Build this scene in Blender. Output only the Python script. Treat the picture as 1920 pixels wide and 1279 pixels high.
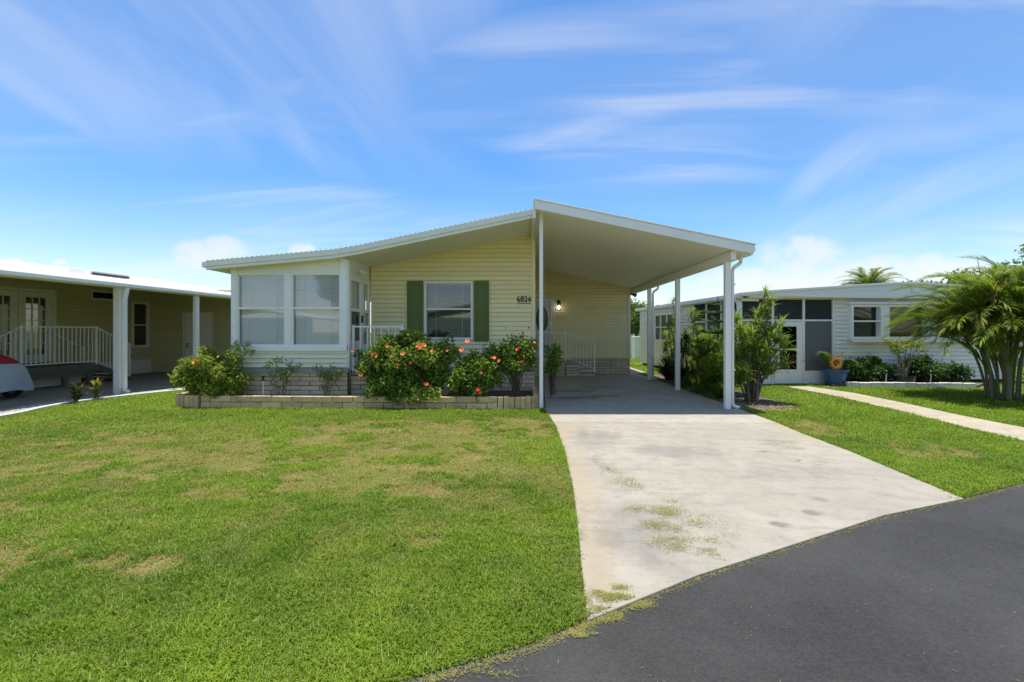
import bpy, bmesh, math, random
import numpy as np
from mathutils import Vector, Matrix
random.seed(7); rng = np.random.default_rng(11)
for o in list(bpy.data.objects): bpy.data.objects.remove(o)
S = bpy.context.scene; C = S.collection
R = math.radians

# ------------------------------------------------------------------ camera
cd = bpy.data.cameras.new('camera'); cam = bpy.data.objects.new('camera', cd); C.objects.link(cam)
cam.location = (0, 0, 1.5); cam.rotation_euler = (R(90), 0, R(1.04))
cd.sensor_fit = 'HORIZONTAL'; cd.sensor_width = 36; cd.lens = 36*880/1920; cd.shift_y = -17.5/1920
cd.clip_start = .05; cd.clip_end = 3000; S.camera = cam
S.view_settings.view_transform = 'Standard'; S.view_settings.look = 'None'; S.view_settings.gamma = 1
S.view_settings.use_curve_mapping = False
S.view_settings.exposure = 1.70
S.render.engine = 'CYCLES'
S.cycles.max_bounces = 8; S.cycles.diffuse_bounces = 4; S.cycles.transparent_max_bounces = 12; S.cycles.glossy_bounces = 3

# ------------------------------------------------------------------ world and sun
SUN = Vector((-0.035, 0.07, 1)).normalized()
W = bpy.data.worlds.new('World'); S.world = W; W.use_nodes = True
nt = W.node_tree; nt.nodes.clear()
def nd(tree, t, **kw):
    n = tree.nodes.new(t)
    for k, v in kw.items():
        if k.startswith('i_'): n.inputs[k[2:]].default_value = v
        else: setattr(n, k, v)
    return n
def mth(tree, op, a, b=None, c=None, clamp=False):
    n = tree.nodes.new('ShaderNodeMath'); n.operation = op; n.use_clamp = clamp
    for i, v in enumerate((a, b, c)):
        if v is None: continue
        if isinstance(v, (int, float)): n.inputs[i].default_value = v
        else: tree.links.new(v, n.inputs[i])
    return n.outputs[0]
def sstep(tree, v, a, b, lo=0., hi=1.):
    n = tree.nodes.new('ShaderNodeMapRange'); n.interpolation_type = 'SMOOTHSTEP'
    tree.links.new(v, n.inputs[0])
    for i, q in enumerate((a, b, lo, hi)): n.inputs[i+1].default_value = q
    return n.outputs[0]
L = nt.links.new
sky = nd(nt, 'ShaderNodeTexSky', sky_type='NISHITA', sun_disc=False, sun_elevation=math.asin(SUN.z),
         sun_rotation=math.atan2(SUN.x, SUN.y), altitude=0, air_density=1.0, dust_density=0.5, ozone_density=2.2)
hs = nd(nt, 'ShaderNodeHueSaturation', i_Saturation=1.36, i_Value=1.0); L(sky.outputs[0], hs.inputs['Color'])
tn = nd(nt, 'ShaderNodeMix', data_type='RGBA', blend_type='MULTIPLY'); tn.inputs[0].default_value = 1; L(hs.outputs[0], tn.inputs[6]); tn.inputs[7].default_value = (.97, .89, .89, 1)
tc = nd(nt, 'ShaderNodeTexCoord'); sp = nd(nt, 'ShaderNodeSeparateXYZ'); L(tc.outputs['Generated'], sp.inputs[0])
x, y, z = sp.outputs
zz = mth(nt, 'ADD', mth(nt, 'MAXIMUM', z, 0.0), 0.16)
cv = nd(nt, 'ShaderNodeCombineXYZ'); L(mth(nt, 'DIVIDE', x, zz), cv.inputs[0]); L(mth(nt, 'DIVIDE', y, zz), cv.inputs[1])
def cloudlayer(rot, scale, loc, detail, dist):
    m = nd(nt, 'ShaderNodeMapping'); m.inputs['Rotation'].default_value = (0, 0, R(rot)); m.inputs['Scale'].default_value = scale
    m.inputs['Location'].default_value = loc
    L(cv.outputs[0], m.inputs[0])
    n = nd(nt, 'ShaderNodeTexNoise', i_Scale=1.0, i_Detail=detail, i_Roughness=.52, i_Distortion=dist); L(m.outputs[0], n.inputs['Vector'])
    return n.outputs[0]
big = cloudlayer(20, (.42, .8, 1), (3.1, 1.2, 0), 2, .4)
fine = cloudlayer(32, (.55, 2.2, 1), (0.3, 5.2, 0), 4, 1.1)
cir = mth(nt, 'MULTIPLY', sstep(nt, big, .36, .66), sstep(nt, fine, .32, .75))
cir = mth(nt, 'MULTIPLY', cir, .58)
big2 = cloudlayer(-35, (.55, .40, 1), (7.3, 2.1, 0), 2, .3); fine2 = cloudlayer(-38, (2.0, .45, 1), (1.7, 8.4, 0), 5, .8)
cir = mth(nt, 'MAXIMUM', cir, mth(nt, 'MULTIPLY', mth(nt, 'MULTIPLY', sstep(nt, big2, .38, .62), sstep(nt, fine2, .28, .78)), .42))
veil = mth(nt, 'MULTIPLY', sstep(nt, big, .32, .75), .15)
ay = mth(nt, 'MAXIMUM', mth(nt, 'ABSOLUTE', y), .05)
U = mth(nt, 'DIVIDE', x, ay); V = mth(nt, 'DIVIDE', z, ay)
fld = None
for (u0, v0, a, b) in [(-.665, .165, .12, .055), (-.47, .172, .045, .028), (-1.10, .14, .03, .03), (-1.0, .15, .02, .01), (.60, .155, .13, .065), (.72, .12, .2, .06), (.90, .125, .15, .055), (1.2, .12, .2, .05), (.5, .10, .2, .05)]:
    p = mth(nt, 'POWER', mth(nt, 'ABSOLUTE', mth(nt, 'DIVIDE', mth(nt, 'SUBTRACT', U, u0), a)), 2)
    q = mth(nt, 'POWER', mth(nt, 'ABSOLUTE', mth(nt, 'DIVIDE', mth(nt, 'SUBTRACT', V, v0), b)), 2)
    f = mth(nt, 'MAXIMUM', mth(nt, 'SUBTRACT', 1, mth(nt, 'ADD', p, q)), 0)
    fld = f if fld is None else mth(nt, 'MAXIMUM', fld, f)
cc = nd(nt, 'ShaderNodeCombineXYZ'); L(U, cc.inputs[0]); L(V, cc.inputs[1])
cn = nd(nt, 'ShaderNodeTexNoise', i_Scale=17.0, i_Detail=6.0, i_Roughness=.55); L(cc.outputs[0], cn.inputs['Vector'])
fld = mth(nt, 'MULTIPLY', fld, mth(nt, 'ADD', -.2, mth(nt, 'MULTIPLY', cn.outputs[0], 2.4)))
cum = mth(nt, 'MULTIPLY', sstep(nt, fld, .12, .95), .68)
mask = mth(nt, 'MAXIMUM', mth(nt, 'MAXIMUM', cir, veil), cum)
mx = nd(nt, 'ShaderNodeMix', data_type='RGBA'); L(mask, mx.inputs[0]); L(tn.outputs[2], mx.inputs[6]); mx.inputs[7].default_value = (4.3, 4.2, 4.15, 1)
bg = nd(nt, 'ShaderNodeBackground', i_Strength=.071); L(mx.outputs[2], bg.inputs[0])
wo = nd(nt, 'ShaderNodeOutputWorld'); L(bg.outputs[0], wo.inputs[0])
sl = bpy.data.lights.new('sun', 'SUN'); sl.energy = 2.0; sl.angle = R(.53); sl.color = (1, .94, .83)
so = bpy.data.objects.new('sun', sl); C.objects.link(so); so.rotation_euler = (-SUN).to_track_quat('-Z', 'Y').to_euler()

# ------------------------------------------------------------------ materials
MATS = {}
def newmat(name):
    m = bpy.data.materials.new(name); m.use_nodes = True; t = m.node_tree; b = t.nodes['Principled BSDF']
    MATS[name] = m; return m, t, b
def pm(name, col, rough=.55, var=.07, scale=3., bump=0., bscale=60., rnd=0., metal=0., spec=.5, dirt=None, dirtamt=0., dscale=1.2):
    """Principled with world-space mottling, optional per-object tint, bump and dirt."""
    m, t, b = newmat(name); K = t.links.new
    g = nd(t, 'ShaderNodeNewGeometry')
    n = nd(t, 'ShaderNodeTexNoise', i_Scale=scale, i_Detail=6., i_Roughness=.6); K(g.outputs['Position'], n.inputs['Vector'])
    v = mth(t, 'ADD', mth(t, 'MULTIPLY', n.outputs[0], 2*var), 1-var)
    if rnd:
        oi = nd(t, 'ShaderNodeObjectInfo')
        v = mth(t, 'MULTIPLY', v, mth(t, 'ADD', mth(t, 'MULTIPLY', oi.outputs['Random'], 2*rnd), 1-rnd))
    h = nd(t, 'ShaderNodeHueSaturation'); h.inputs['Color'].default_value = (*col, 1); K(v, h.inputs['Value'])
    out = h.outputs[0]
    if dirt:
        d = nd(t, 'ShaderNodeTexNoise', i_Scale=dscale, i_Detail=8., i_Roughness=.65); K(g.outputs['Position'], d.inputs['Vector'])
        mxx = nd(t, 'ShaderNodeMix', data_type='RGBA'); K(mth(t, 'MULTIPLY', sstep(t, d.outputs[0], .45, .75), dirtamt), mxx.inputs[0])
        K(out, mxx.inputs[6]); mxx.inputs[7].default_value = (*dirt, 1); out = mxx.outputs[2]
    K(out, b.inputs['Base Color']); b.inputs['Roughness'].default_value = rough; b.inputs['Metallic'].default_value = metal
    b.inputs['Specular IOR Level'].default_value = spec
    if bump:
        n2 = nd(t, 'ShaderNodeTexNoise', i_Scale=bscale, i_Detail=5.); K(g.outputs['Position'], n2.inputs['Vector'])
        bp = nd(t, 'ShaderNodeBump', i_Strength=bump, i_Distance=.01); K(n2.outputs[0], bp.inputs['Height']); K(bp.outputs[0], b.inputs['Normal'])
    return m
pm('yellow_siding', (.92, .80, .44), .5, .035, 2., .12, 25., rnd=.035, dirt=(.55, .47, .25), dirtamt=.16)
pm('cream_siding', (.82, .78, .56), .5, .04, 2., .12, 25., rnd=.03, dirt=(.5, .45, .3), dirtamt=.2)
pm('white_paint', (.90, .85, .77), .4, .03, 3., .05, 40., dirt=(.5, .48, .42), dirtamt=.14)
pm('white_metal', (.90, .85, .77), .35, .03, 2., dirt=(.52, .5, .45), dirtamt=.12)
pm('warm_white', (.86, .81, .69), .5, .04, 2., dirt=(.5, .47, .38), dirtamt=.18)
pm('ceiling_white', (.90, .84, .71), .55, .03, .8, dirt=(.6, .58, .5), dirtamt=.15, dscale=.6)
pm('roof_white', (.85, .83, .79), .45, .03, 1.5)
pm('green_shutter', (.12, .155, .022), .45, .06, 5., .1, 40.)
pm('black_paint', (.018, .018, .02), .4, .1)
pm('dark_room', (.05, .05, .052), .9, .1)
pm('blind', (.84, .80, .73), .6, .03, 6.)
pm('blind_grey', (.42, .41, .37), .6, .04, 6.)
pm('ledge_grey', (.30, .30, .28), .7, .1, 6.)
pm('planter_brick', (.66, .45, .22), .85, .18, 9., .55, 70., rnd=.22, dirt=(.16, .13, .09), dirtamt=.5, dscale=5.)
pm('skirt_brick', (.70, .57, .38), .85, .12, 9., .45, 70., rnd=.12, dirt=(.25, .22, .17), dirtamt=.35, dscale=4.)
pm('mortar', (.17, .145, .11), .95, .15, 12., .4, 90.)
pm('soil', (.085, .06, .042), .95, .35, 14., .8, 45.)
pm('mulch', (.13, .10, .075), .95, .4, 22., .9, 60.)
pm('dead_leaf', (.26, .19, .11), .9, .35, 30.)
pm('gravel', (.42, .40, .36), .9, .3, 40., .8, 90.)
pm('kerb_white', (.68, .66, .60), .8, .12, 8., .4, 60., dirt=(.35, .32, .25), dirtamt=.4)
pm('olive_siding', (.62, .55, .31), .55, .05, 2., .1, 25., rnd=.03)
pm('grey_siding', (.86, .80, .71), .5, .04, 2., .1, 25., rnd=.03)
pm('deck_wood', (.13, .125, .09), .8, .2, 8., .3, 50.)
pm('stem', (.20, .16, .11), .9, .25, 20., .5, 60.)
pm('dark_stem', (.09, .075, .05), .9, .25, 20., .5, 60.)
pm('palm_trunk', (.19, .17, .085), .85, .3, 14., .5, 50.)
pm('blue_pot', (.06, .12, .27), .35, .12, 6.)
pm('metal_orange', (.85, .28, .04), .5, .2, 20.)
pm('brown', (.10, .04, .02), .7, .2, 20.)
pm('cover_grey', (.42, .45, .48), .7, .08, 4., .3, 20.)
pm('cover_red', (.35, .02, .03), .7, .08, 4.)
pm('rubber', (.02, .02, .02), .8, .1)
pm('steel', (.45, .45, .44), .3, .05, metal=.9)
pm('door_grey', (.60, .61, .60), .4, .03)
pm('petal_coral', (.84, .20, .05), .6, .2, 30., rnd=.2)
pm('petal_red', (.62, .04, .03), .6, .2, 30., rnd=.2)
pm('dry_frond', (.33, .20, .08), .8, .25, 12.)
pm('floor_grey', (.20, .19, .17), .7, .15, 3., dirt=(.1, .09, .08), dirtamt=.4)

def leafmat(name, a, b_, trans=.35, rough=.55, sc=2.5, hue=.0):
    m, t, b = newmat(name); K = t.links.new
    at = nd(t, 'ShaderNodeAttribute', attribute_name='lv'); g = nd(t, 'ShaderNodeNewGeometry')
    n = nd(t, 'ShaderNodeTexNoise', i_Scale=sc, i_Detail=3.); K(g.outputs['Position'], n.inputs['Vector'])
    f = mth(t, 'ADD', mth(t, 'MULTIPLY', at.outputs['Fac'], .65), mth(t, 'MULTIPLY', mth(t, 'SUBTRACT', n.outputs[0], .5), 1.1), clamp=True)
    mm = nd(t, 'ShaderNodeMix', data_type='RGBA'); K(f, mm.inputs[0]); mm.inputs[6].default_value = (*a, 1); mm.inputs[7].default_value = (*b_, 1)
    K(mm.outputs[2], b.inputs['Base Color']); b.inputs['Roughness'].default_value = rough; b.inputs['Specular IOR Level'].default_value = .3
    tr = nd(t, 'ShaderNodeBsdfTranslucent'); K(mm.outputs[2], tr.inputs[0])
    ms = nd(t, 'ShaderNodeMixShader'); ms.inputs[0].default_value = trans; K(b.outputs[0], ms.inputs[1]); K(tr.outputs[0], ms.inputs[2])
    K(ms.outputs[0], t.nodes['Material Output'].inputs['Surface']); return m
leafmat('hibiscus_leaf', (.085, .17, .02), (.42, .52, .07), .42)
leafmat('bright_leaf', (.15, .22, .025), (.50, .55, .08), .45)
leafmat('sparse_leaf', (.13, .19, .03), (.38, .42, .09))
leafmat('dark_leaf', (.03, .075, .014), (.12, .21, .03), .25)
leafmat('croton_leaf', (.06, .08, .015), (.42, .34, .03))
leafmat('croton_dark', (.035, .05, .012), (.11, .11, .02))
leafmat('palm_leaf', (.10, .18, .015), (.40, .46, .05), .45)
leafmat('palm_yellow', (.12, .17, .02), (.33, .33, .06))
leafmat('strap_leaf', (.15, .25, .03), (.48, .56, .08), .45)
leafmat('strap_dark', (.02, .045, .012), (.06, .10, .03))
leafmat('ti_leaf', (.02, .022, .018), (.07, .065, .05))
leafmat('agave_leaf', (.10, .16, .06), (.32, .38, .18))
leafmat('pine_leaf', (.06, .15, .02), (.18, .31, .04))
leafmat('fern_leaf', (.09, .18, .02), (.34, .45, .06), .45)
leafmat('tree_leaf', (.07, .14, .02), (.25, .36, .05))
leafmat('clipping', (.20, .21, .04), (.42, .36, .11), .2)

def grassmat():
    m, t, b = newmat('grass_blade'); K = t.links.new
    lv = nd(t, 'ShaderNodeAttribute', attribute_name='lv'); dr = nd(t, 'ShaderNodeAttribute', attribute_name='dry')
    m1 = nd(t, 'ShaderNodeMix', data_type='RGBA'); K(lv.outputs['Fac'], m1.inputs[0]); m1.inputs[6].default_value = (.080, .178, .005, 1); m1.inputs[7].default_value = (.275, .40, .02, 1)
    m2 = nd(t, 'ShaderNodeMix', data_type='RGBA'); K(dr.outputs['Fac'], m2.inputs[0]); K(m1.outputs[2], m2.inputs[6]); m2.inputs[7].default_value = (.42, .30, .12, 1)
    K(m2.outputs[2], b.inputs['Base Color']); b.inputs['Roughness'].default_value = .5; b.inputs['Specular IOR Level'].default_value = .3
    tr = nd(t, 'ShaderNodeBsdfTranslucent'); K(m2.outputs[2], tr.inputs[0])
    ms = nd(t, 'ShaderNodeMixShader'); ms.inputs[0].default_value = .35; K(b.outputs[0], ms.inputs[1]); K(tr.outputs[0], ms.inputs[2])
    K(ms.outputs[0], t.nodes['Material Output'].inputs['Surface'])
grassmat()
def groundmat(name, cols, scales):
    m, t, b = newmat(name); K = t.links.new; g = nd(t, 'ShaderNodeNewGeometry'); cur = None
    for i, (c, s) in enumerate(zip(cols, scales)):
        if cur is None:
            r_ = nd(t, 'ShaderNodeRGB'); r_.outputs[0].default_value = (*c, 1); cur = r_.outputs[0]; continue
        n = nd(t, 'ShaderNodeTexNoise', i_Scale=s, i_Detail=8., i_Roughness=.65); K(g.outputs['Position'], n.inputs['Vector'])
        mm = nd(t, 'ShaderNodeMix', data_type='RGBA'); K(sstep(t, n.outputs[0], .4, .68), mm.inputs[0]); K(cur, mm.inputs[6]); mm.inputs[7].default_value = (*c, 1); cur = mm.outputs[2]
    K(cur, b.inputs['Base Color']); b.inputs['Roughness'].default_value = .95; b.inputs['Specular IOR Level'].default_value = .1
    n = nd(t, 'ShaderNodeTexNoise', i_Scale=80., i_Detail=4.); K(g.outputs['Position'], n.inputs['Vector'])
    bp = nd(t, 'ShaderNodeBump', i_Strength=.7, i_Distance=.02); K(n.outputs[0], bp.inputs['Height']); K(bp.outputs[0], b.inputs['Normal'])
groundmat('far_turf', [(.10, .16, .02), (.15, .18, .04), (.07, .12, .015)], [1, .6, 9.])
groundmat('turf', [(.11, .17, .02), (.25, .21, .08), (.07, .12, .012)], [1, 2.2, 30.])
def concrete(name, base, stains):
    """Concrete: mottling, fine grit, tan and dark stains of given world places (x, y, rx, ry, colour, amount)."""
    m, t, b = newmat(name); K = t.links.new; g = nd(t, 'ShaderNodeNewGeometry'); P = g.outputs['Position']
    r_ = nd(t, 'ShaderNodeRGB'); r_.outputs[0].default_value = (*base, 1); cur = r_.outputs[0]
    def mixin(fac, c):
        nonlocal cur
        mm = nd(t, 'ShaderNodeMix', data_type='RGBA'); K(fac, mm.inputs[0]); K(cur, mm.inputs[6]); mm.inputs[7].default_value = (*c, 1); cur = mm.outputs[2]
    def noise(s, d=6., r=.6, st=None):
        n = nd(t, 'ShaderNodeTexNoise', i_Scale=s, i_Detail=d, i_Roughness=r)
        if st:
            mp = nd(t, 'ShaderNodeMapping'); mp.inputs['Scale'].default_value = st; mp.inputs['Rotation'].default_value = (0, 0, R(25)); K(P, mp.inputs[0]); K(mp.outputs[0], n.inputs['Vector'])
        else: K(P, n.inputs['Vector'])
        return n.outputs[0]
    k = lambda f, a: mth(t, 'MULTIPLY', f, a)
    mixin(k(sstep(t, noise(1.1), .36, .66), .7), tuple(c*.80 for c in base))
    mixin(k(sstep(t, noise(5., 8.), .42, .7), .65), tuple(c*.72 for c in base))
    mixin(k(sstep(t, noise(3., 8., .7, (.5, 3, 1)),   .5, .72), .55), tuple(c*.6 for c in base))
    mixin(k(sstep(t, noise(45., 3.), .55, .8), .35), tuple(c*.6 for c in base))
    mixin(k(sstep(t, noise(140., 2.), .62, .75), .5), tuple(c*.5 for c in base))
    mixin(k(sstep(t, noise(22., 2., .5, (.6, 1.6, 1)), .70, .74), .75), tuple(c*.42 for c in base))
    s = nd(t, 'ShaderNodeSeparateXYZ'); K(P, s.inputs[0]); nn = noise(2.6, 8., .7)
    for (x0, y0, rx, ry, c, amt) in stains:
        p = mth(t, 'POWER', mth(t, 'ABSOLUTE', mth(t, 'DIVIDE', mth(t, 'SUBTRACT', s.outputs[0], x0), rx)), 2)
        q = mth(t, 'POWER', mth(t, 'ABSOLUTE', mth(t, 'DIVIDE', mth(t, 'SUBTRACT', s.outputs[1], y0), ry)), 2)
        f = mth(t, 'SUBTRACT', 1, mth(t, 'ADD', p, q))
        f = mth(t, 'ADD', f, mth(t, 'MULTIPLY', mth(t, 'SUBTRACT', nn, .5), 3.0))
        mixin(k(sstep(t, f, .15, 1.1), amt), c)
    K(cur, b.inputs['Base Color']); b.inputs['Roughness'].default_value = .85; b.inputs['Specular IOR Level'].default_value = .25
    bp = nd(t, 'ShaderNodeBump', i_Strength=.35, i_Distance=.004); K(noise(120., 4.), bp.inputs['Height']); K(bp.outputs[0], b.inputs['Normal'])
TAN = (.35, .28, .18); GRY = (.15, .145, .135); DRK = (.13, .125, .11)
concrete('drive_concrete', (.355, .328, .272), [(.55, 5.2, .28, 3.4, TAN, .55), (.75, 7.3, .45, 1.1, TAN, .4), (4.1, 7.4, .35, 1.8, TAN, .5), (.5, 2.9, .25, .7, TAN, .5),
    (.85, 3.5, .5, .8, GRY, .5), (1.9, 5.9, .9, .4, GRY, .45), (1.0, 6.6, .5, .9, GRY, .35), (2.9, 5.0, .8, .5, GRY, .3), (2.4, 3.9, .12, .09, GRY, .8), (2.65, 4.2, .12, .1, GRY, .6), (2.0, 3.65, .12, .08, GRY, .8), (1.15, 6.8, .5, .3, GRY, .3)])
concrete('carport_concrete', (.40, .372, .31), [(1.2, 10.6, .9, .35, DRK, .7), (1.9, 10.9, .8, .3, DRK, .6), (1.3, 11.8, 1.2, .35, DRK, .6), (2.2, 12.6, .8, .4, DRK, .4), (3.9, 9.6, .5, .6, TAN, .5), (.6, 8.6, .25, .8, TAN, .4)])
concrete('path_concrete', (.43, .38, .28), [(7.6, 10.5, .3, 2, TAN, .6)])
concrete('slab_concrete', (.33, .29, .23), [(-11, 9, 1.5, 2.5, DRK, .3)])
def asphalt():
    m, t, b = newmat('asphalt'); K = t.links.new; g = nd(t, 'ShaderNodeNewGeometry'); P = g.outputs['Position']
    def n(s, d=4., r=.6):
        q = nd(t, 'ShaderNodeTexNoise', i_Scale=s, i_Detail=d, i_Roughness=r); K(P, q.inputs['Vector']); return q.outputs[0]
    vo = nd(t, 'ShaderNodeTexVoronoi', i_Scale=95.); K(P, vo.inputs['Vector'])
    hsv = nd(t, 'ShaderNodeSeparateColor'); K(vo.outputs['Color'], hsv.inputs[0])
    v = mth(t, 'ADD', mth(t, 'MULTIPLY', sstep(t, n(.7, 7., .62), .3, .7), .55), mth(t, 'MULTIPLY', hsv.outputs[0], .35)); v = mth(t, 'ADD', v, .42)
    h = nd(t, 'ShaderNodeHueSaturation'); h.inputs['Color'].default_value = (.0425, .0415, .0395, 1); K(v, h.inputs['Value'])
    mm = nd(t, 'ShaderNodeMix', data_type='RGBA'); K(mth(t, 'MULTIPLY', sstep(t, n(160., 2.),   .66, .76), .45), mm.inputs[0]); K(h.outputs[0], mm.inputs[6]); mm.inputs[7].default_value = (.30, .28, .24, 1)
    K(mm.outputs[2], b.inputs['Base Color']); b.inputs['Roughness'].default_value = .75; b.inputs['Specular IOR Level'].default_value = .35
    bp = nd(t, 'ShaderNodeBump', i_Strength=.6, i_Distance=.006); K(vo.outputs['Distance'], bp.inputs['Height']); K(bp.outputs[0], b.inputs['Normal'])
asphalt()
def glass(name, tint=(1, 1, 1), refl=1.0):
    m, t, b = newmat(name); K = t.links.new
    lw = nd(t, 'ShaderNodeLayerWeight'); f = mth(t, 'ADD', .05, mth(t, 'MULTIPLY', mth(t, 'POWER', lw.outputs['Facing'], 5), .9)); a = nd(t, 'ShaderNodeBsdfTransparent'); a.inputs[0].default_value = (*tint, 1)
    g = nd(t, 'ShaderNodeBsdfGlossy', i_Roughness=.03); ms = nd(t, 'ShaderNodeMixShader')
    K(mth(t, 'MULTIPLY', f, refl, clamp=True), ms.inputs[0]); K(a.outputs[0], ms.inputs[1]); K(g.outputs[0], ms.inputs[2]); K(ms.outputs[0], t.nodes['Material Output'].inputs['Surface'])
glass('clear_glass', (.95, .96, .96), 1.6); glass('dark_glass', (.30, .33, .35), 1.4)
def screen(name, col, op):
    m, t, b = newmat(name); K = t.links.new
    a = nd(t, 'ShaderNodeBsdfTransparent'); ms = nd(t, 'ShaderNodeMixShader'); ms.inputs[0].default_value = op
    b.inputs['Base Color'].default_value = (*col, 1); b.inputs['Roughness'].default_value = .8
    K(a.outputs[0], ms.inputs[1]); K(b.outputs[0], ms.inputs[2]); K(ms.outputs[0], t.nodes['Material Output'].inputs['Surface'])
screen('insect_screen', (.045, .045, .05), .6); screen('privacy_screen', (.16, .16, .16), .85)
def emit(name, col, st):
    m, t, b = newmat(name); b.inputs['Base Color'].default_value = (*col, 1); b.inputs['Emission Color'].default_value = (*col, 1); b.inputs['Emission Strength'].default_value = st
def blackglass():
    m, t, b = newmat('black_glass'); b.inputs['Base Color'].default_value = (.012, .012, .013, 1); b.inputs['Roughness'].default_value = .12
blackglass()
emit('bulb', (1, .93, .8), 3.)

# ------------------------------------------------------------------ builders
OFF = {}
def tag(o, label=None, cat=None, group=None, kind=None):
    if label: o['label'] = label
    if cat: o['category'] = cat
    if group: o['group'] = group
    if kind: o['kind'] = kind
    return o
def thing(name, label, cat, loc=(0, 0, 0), rz=0., group=None, local=False):
    """Empty at the base of a thing. local=True: its parts are given in its own coordinates, else in world ones."""
    o = bpy.data.objects.new(name, None); C.objects.link(o); o.location = loc; o.rotation_euler = (0, 0, rz); o.empty_display_size = .2
    OFF[o.name] = Vector((0, 0, 0)) if local else Vector(loc); tag(o, label, cat, group); return o
def link(name, me, mat, parent=None, org=None):
    o = bpy.data.objects.new(name, me); C.objects.link(o)
    if mat and not me.materials: me.materials.append(MATS[mat])
    if parent is not None: o.parent = parent; OFF[o.name] = OFF[parent.name]
    elif org is not None: o.location = org; OFF[o.name] = Vector(org)
    else: OFF[o.name] = Vector((0, 0, 0))
    return o
def put(name, me, parent, loc, rot=(0, 0, 0), sc=(1, 1, 1)):
    """A copy of a shared mesh placed as a part."""
    o = bpy.data.objects.new(name, me); C.objects.link(o); o.parent = parent; OFF[o.name] = OFF[parent.name]
    o.location = Vector(loc)-OFF[parent.name]; o.rotation_euler = rot; o.scale = sc; return o
def frame(ox, oy, ux, uy):
    l = math.hypot(ux, uy); ux /= l; uy /= l
    return lambda a, b, z: (ox+ux*a+uy*b, oy+uy*a-ux*b, z)
ID = lambda a, b, z: (a, b, z)
class MB:
    def __init__(s): s.v = []; s.f = []
    def add(s, vs, fs):
        n = len(s.v); s.v += [tuple(v) for v in vs]; s.f += [tuple(n+i for i in f) for f in fs]; return s
    def box(s, a0, a1, b0, b1, z0, z1, fr=ID):
        vs = [fr(a, b, z) for z in (z0, z1) for (a, b) in ((a0, b0), (a1, b0), (a1, b1), (a0, b1))]
        return s.add(vs, [(3, 2, 1, 0), (4, 5, 6, 7), (0, 1, 5, 4), (1, 2, 6, 5), (2, 3, 7, 6), (3, 0, 4, 7)])
    def quad(s, *p): return s.add(p, [tuple(range(len(p)))])
    def prism(s, pts, z0, z1):
        n = len(pts)
        return s.add([(x, y, z0) for x, y in pts]+[(x, y, z1) for x, y in pts], [tuple(range(n))[::-1], tuple(range(n, 2*n))]+[(i, (i+1) % n, n+(i+1) % n, n+i) for i in range(n)])
    def ext(s, prof, y0, y1, fr=ID):
        """profile of (a, z) points extruded along b"""
        n = len(prof)
        return s.add([fr(a, y0, z) for a, z in prof]+[fr(a, y1, z) for a, z in prof], [tuple(range(n)), tuple(range(n, 2*n))[::-1]]+[(i, n+i, n+(i+1) % n, (i+1) % n) for i in range(n)])
    def tube(s, pts, r, n=8, cap=True):
        pts = [Vector(p) for p in pts]; rs = r if isinstance(r, (list, tuple)) else [r]*len(pts); m = len(s.v); rings = []
        for i, p in enumerate(pts):
            d = (pts[min(i+1, len(pts)-1)]-pts[max(i-1, 0)]).normalized()
            u = d.cross(Vector((0, 0, 1)) if abs(d.z) < .9 else Vector((1, 0, 0))).normalized(); w = d.cross(u)
            for k in range(n):
                a = 2*math.pi*k/n; s.v.append(tuple(p+(u*math.cos(a)+w*math.sin(a))*rs[i]))
        for i in range(len(pts)-1):
            for k in range(n): s.f.append((m+i*n+k, m+i*n+(k+1) % n, m+(i+1)*n+(k+1) % n, m+(i+1)*n+k))
        if cap: s.f.append(tuple(m+k for k in range(n))[::-1]); s.f.append(tuple(m+(len(pts)-1)*n+k for k in range(n)))
        return s
    def lathe(s, prof, cx, cy, n=20):
        m = len(s.v)
        for r, z in prof:
            for k in range(n): a = 2*math.pi*k/n; s.v.append((cx+r*math.cos(a), cy+r*math.sin(a), z))
        for i in range(len(prof)-1):
            for k in range(n): s.f.append((m+i*n+k, m+i*n+(k+1) % n, m+(i+1)*n+(k+1) % n, m+(i+1)*n+k))
        s.f.append(tuple(m+k for k in range(n))[::-1]); s.f.append(tuple(m+(len(prof)-1)*n+k for k in range(n))); return s
    def strap(s, p, az, el, ln, w, droop, segs=4, twist=0., taper=(.6, 1, .85, .55, .04)):
        p = Vector(p); m = len(s.v); st = ln/segs; side = Vector((-math.sin(az+twist), math.cos(az+twist), 0))
        for i in range(segs+1):
            t = i/segs*(len(taper)-1); k = min(int(t), len(taper)-2); ww = w*(taper[k]+(taper[k+1]-taper[k])*(t-k))/2
            s.v.append(tuple(p-side*ww)); s.v.append(tuple(p+side*ww))
            d = Vector((math.cos(az)*math.cos(el), math.sin(az)*math.cos(el), math.sin(el))); p = p+d*st; el -= droop/segs
        for i in range(segs): s.f.append((m+2*i, m+2*i+1, m+2*i+3, m+2*i+2))
        return s
    def mesh(s, name, mat=None, smooth=False, lv=None):
        me = bpy.data.meshes.new(name); me.from_pydata(s.v, [], s.f)
        if mat: me.materials.append(MATS[mat])
        if smooth: me.polygons.foreach_set('use_smooth', [True]*len(me.polygons))
        if lv:
            a = me.attributes.new('lv', 'FLOAT', 'FACE'); r_ = random.Random(len(s.f)); vals = []; cur = 0
            for i in range(len(s.f)):
                if i % lv == 0: cur = r_.random()
                vals.append(cur)
            a.data.foreach_set('value', vals)
        me.update(); return me
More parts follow.
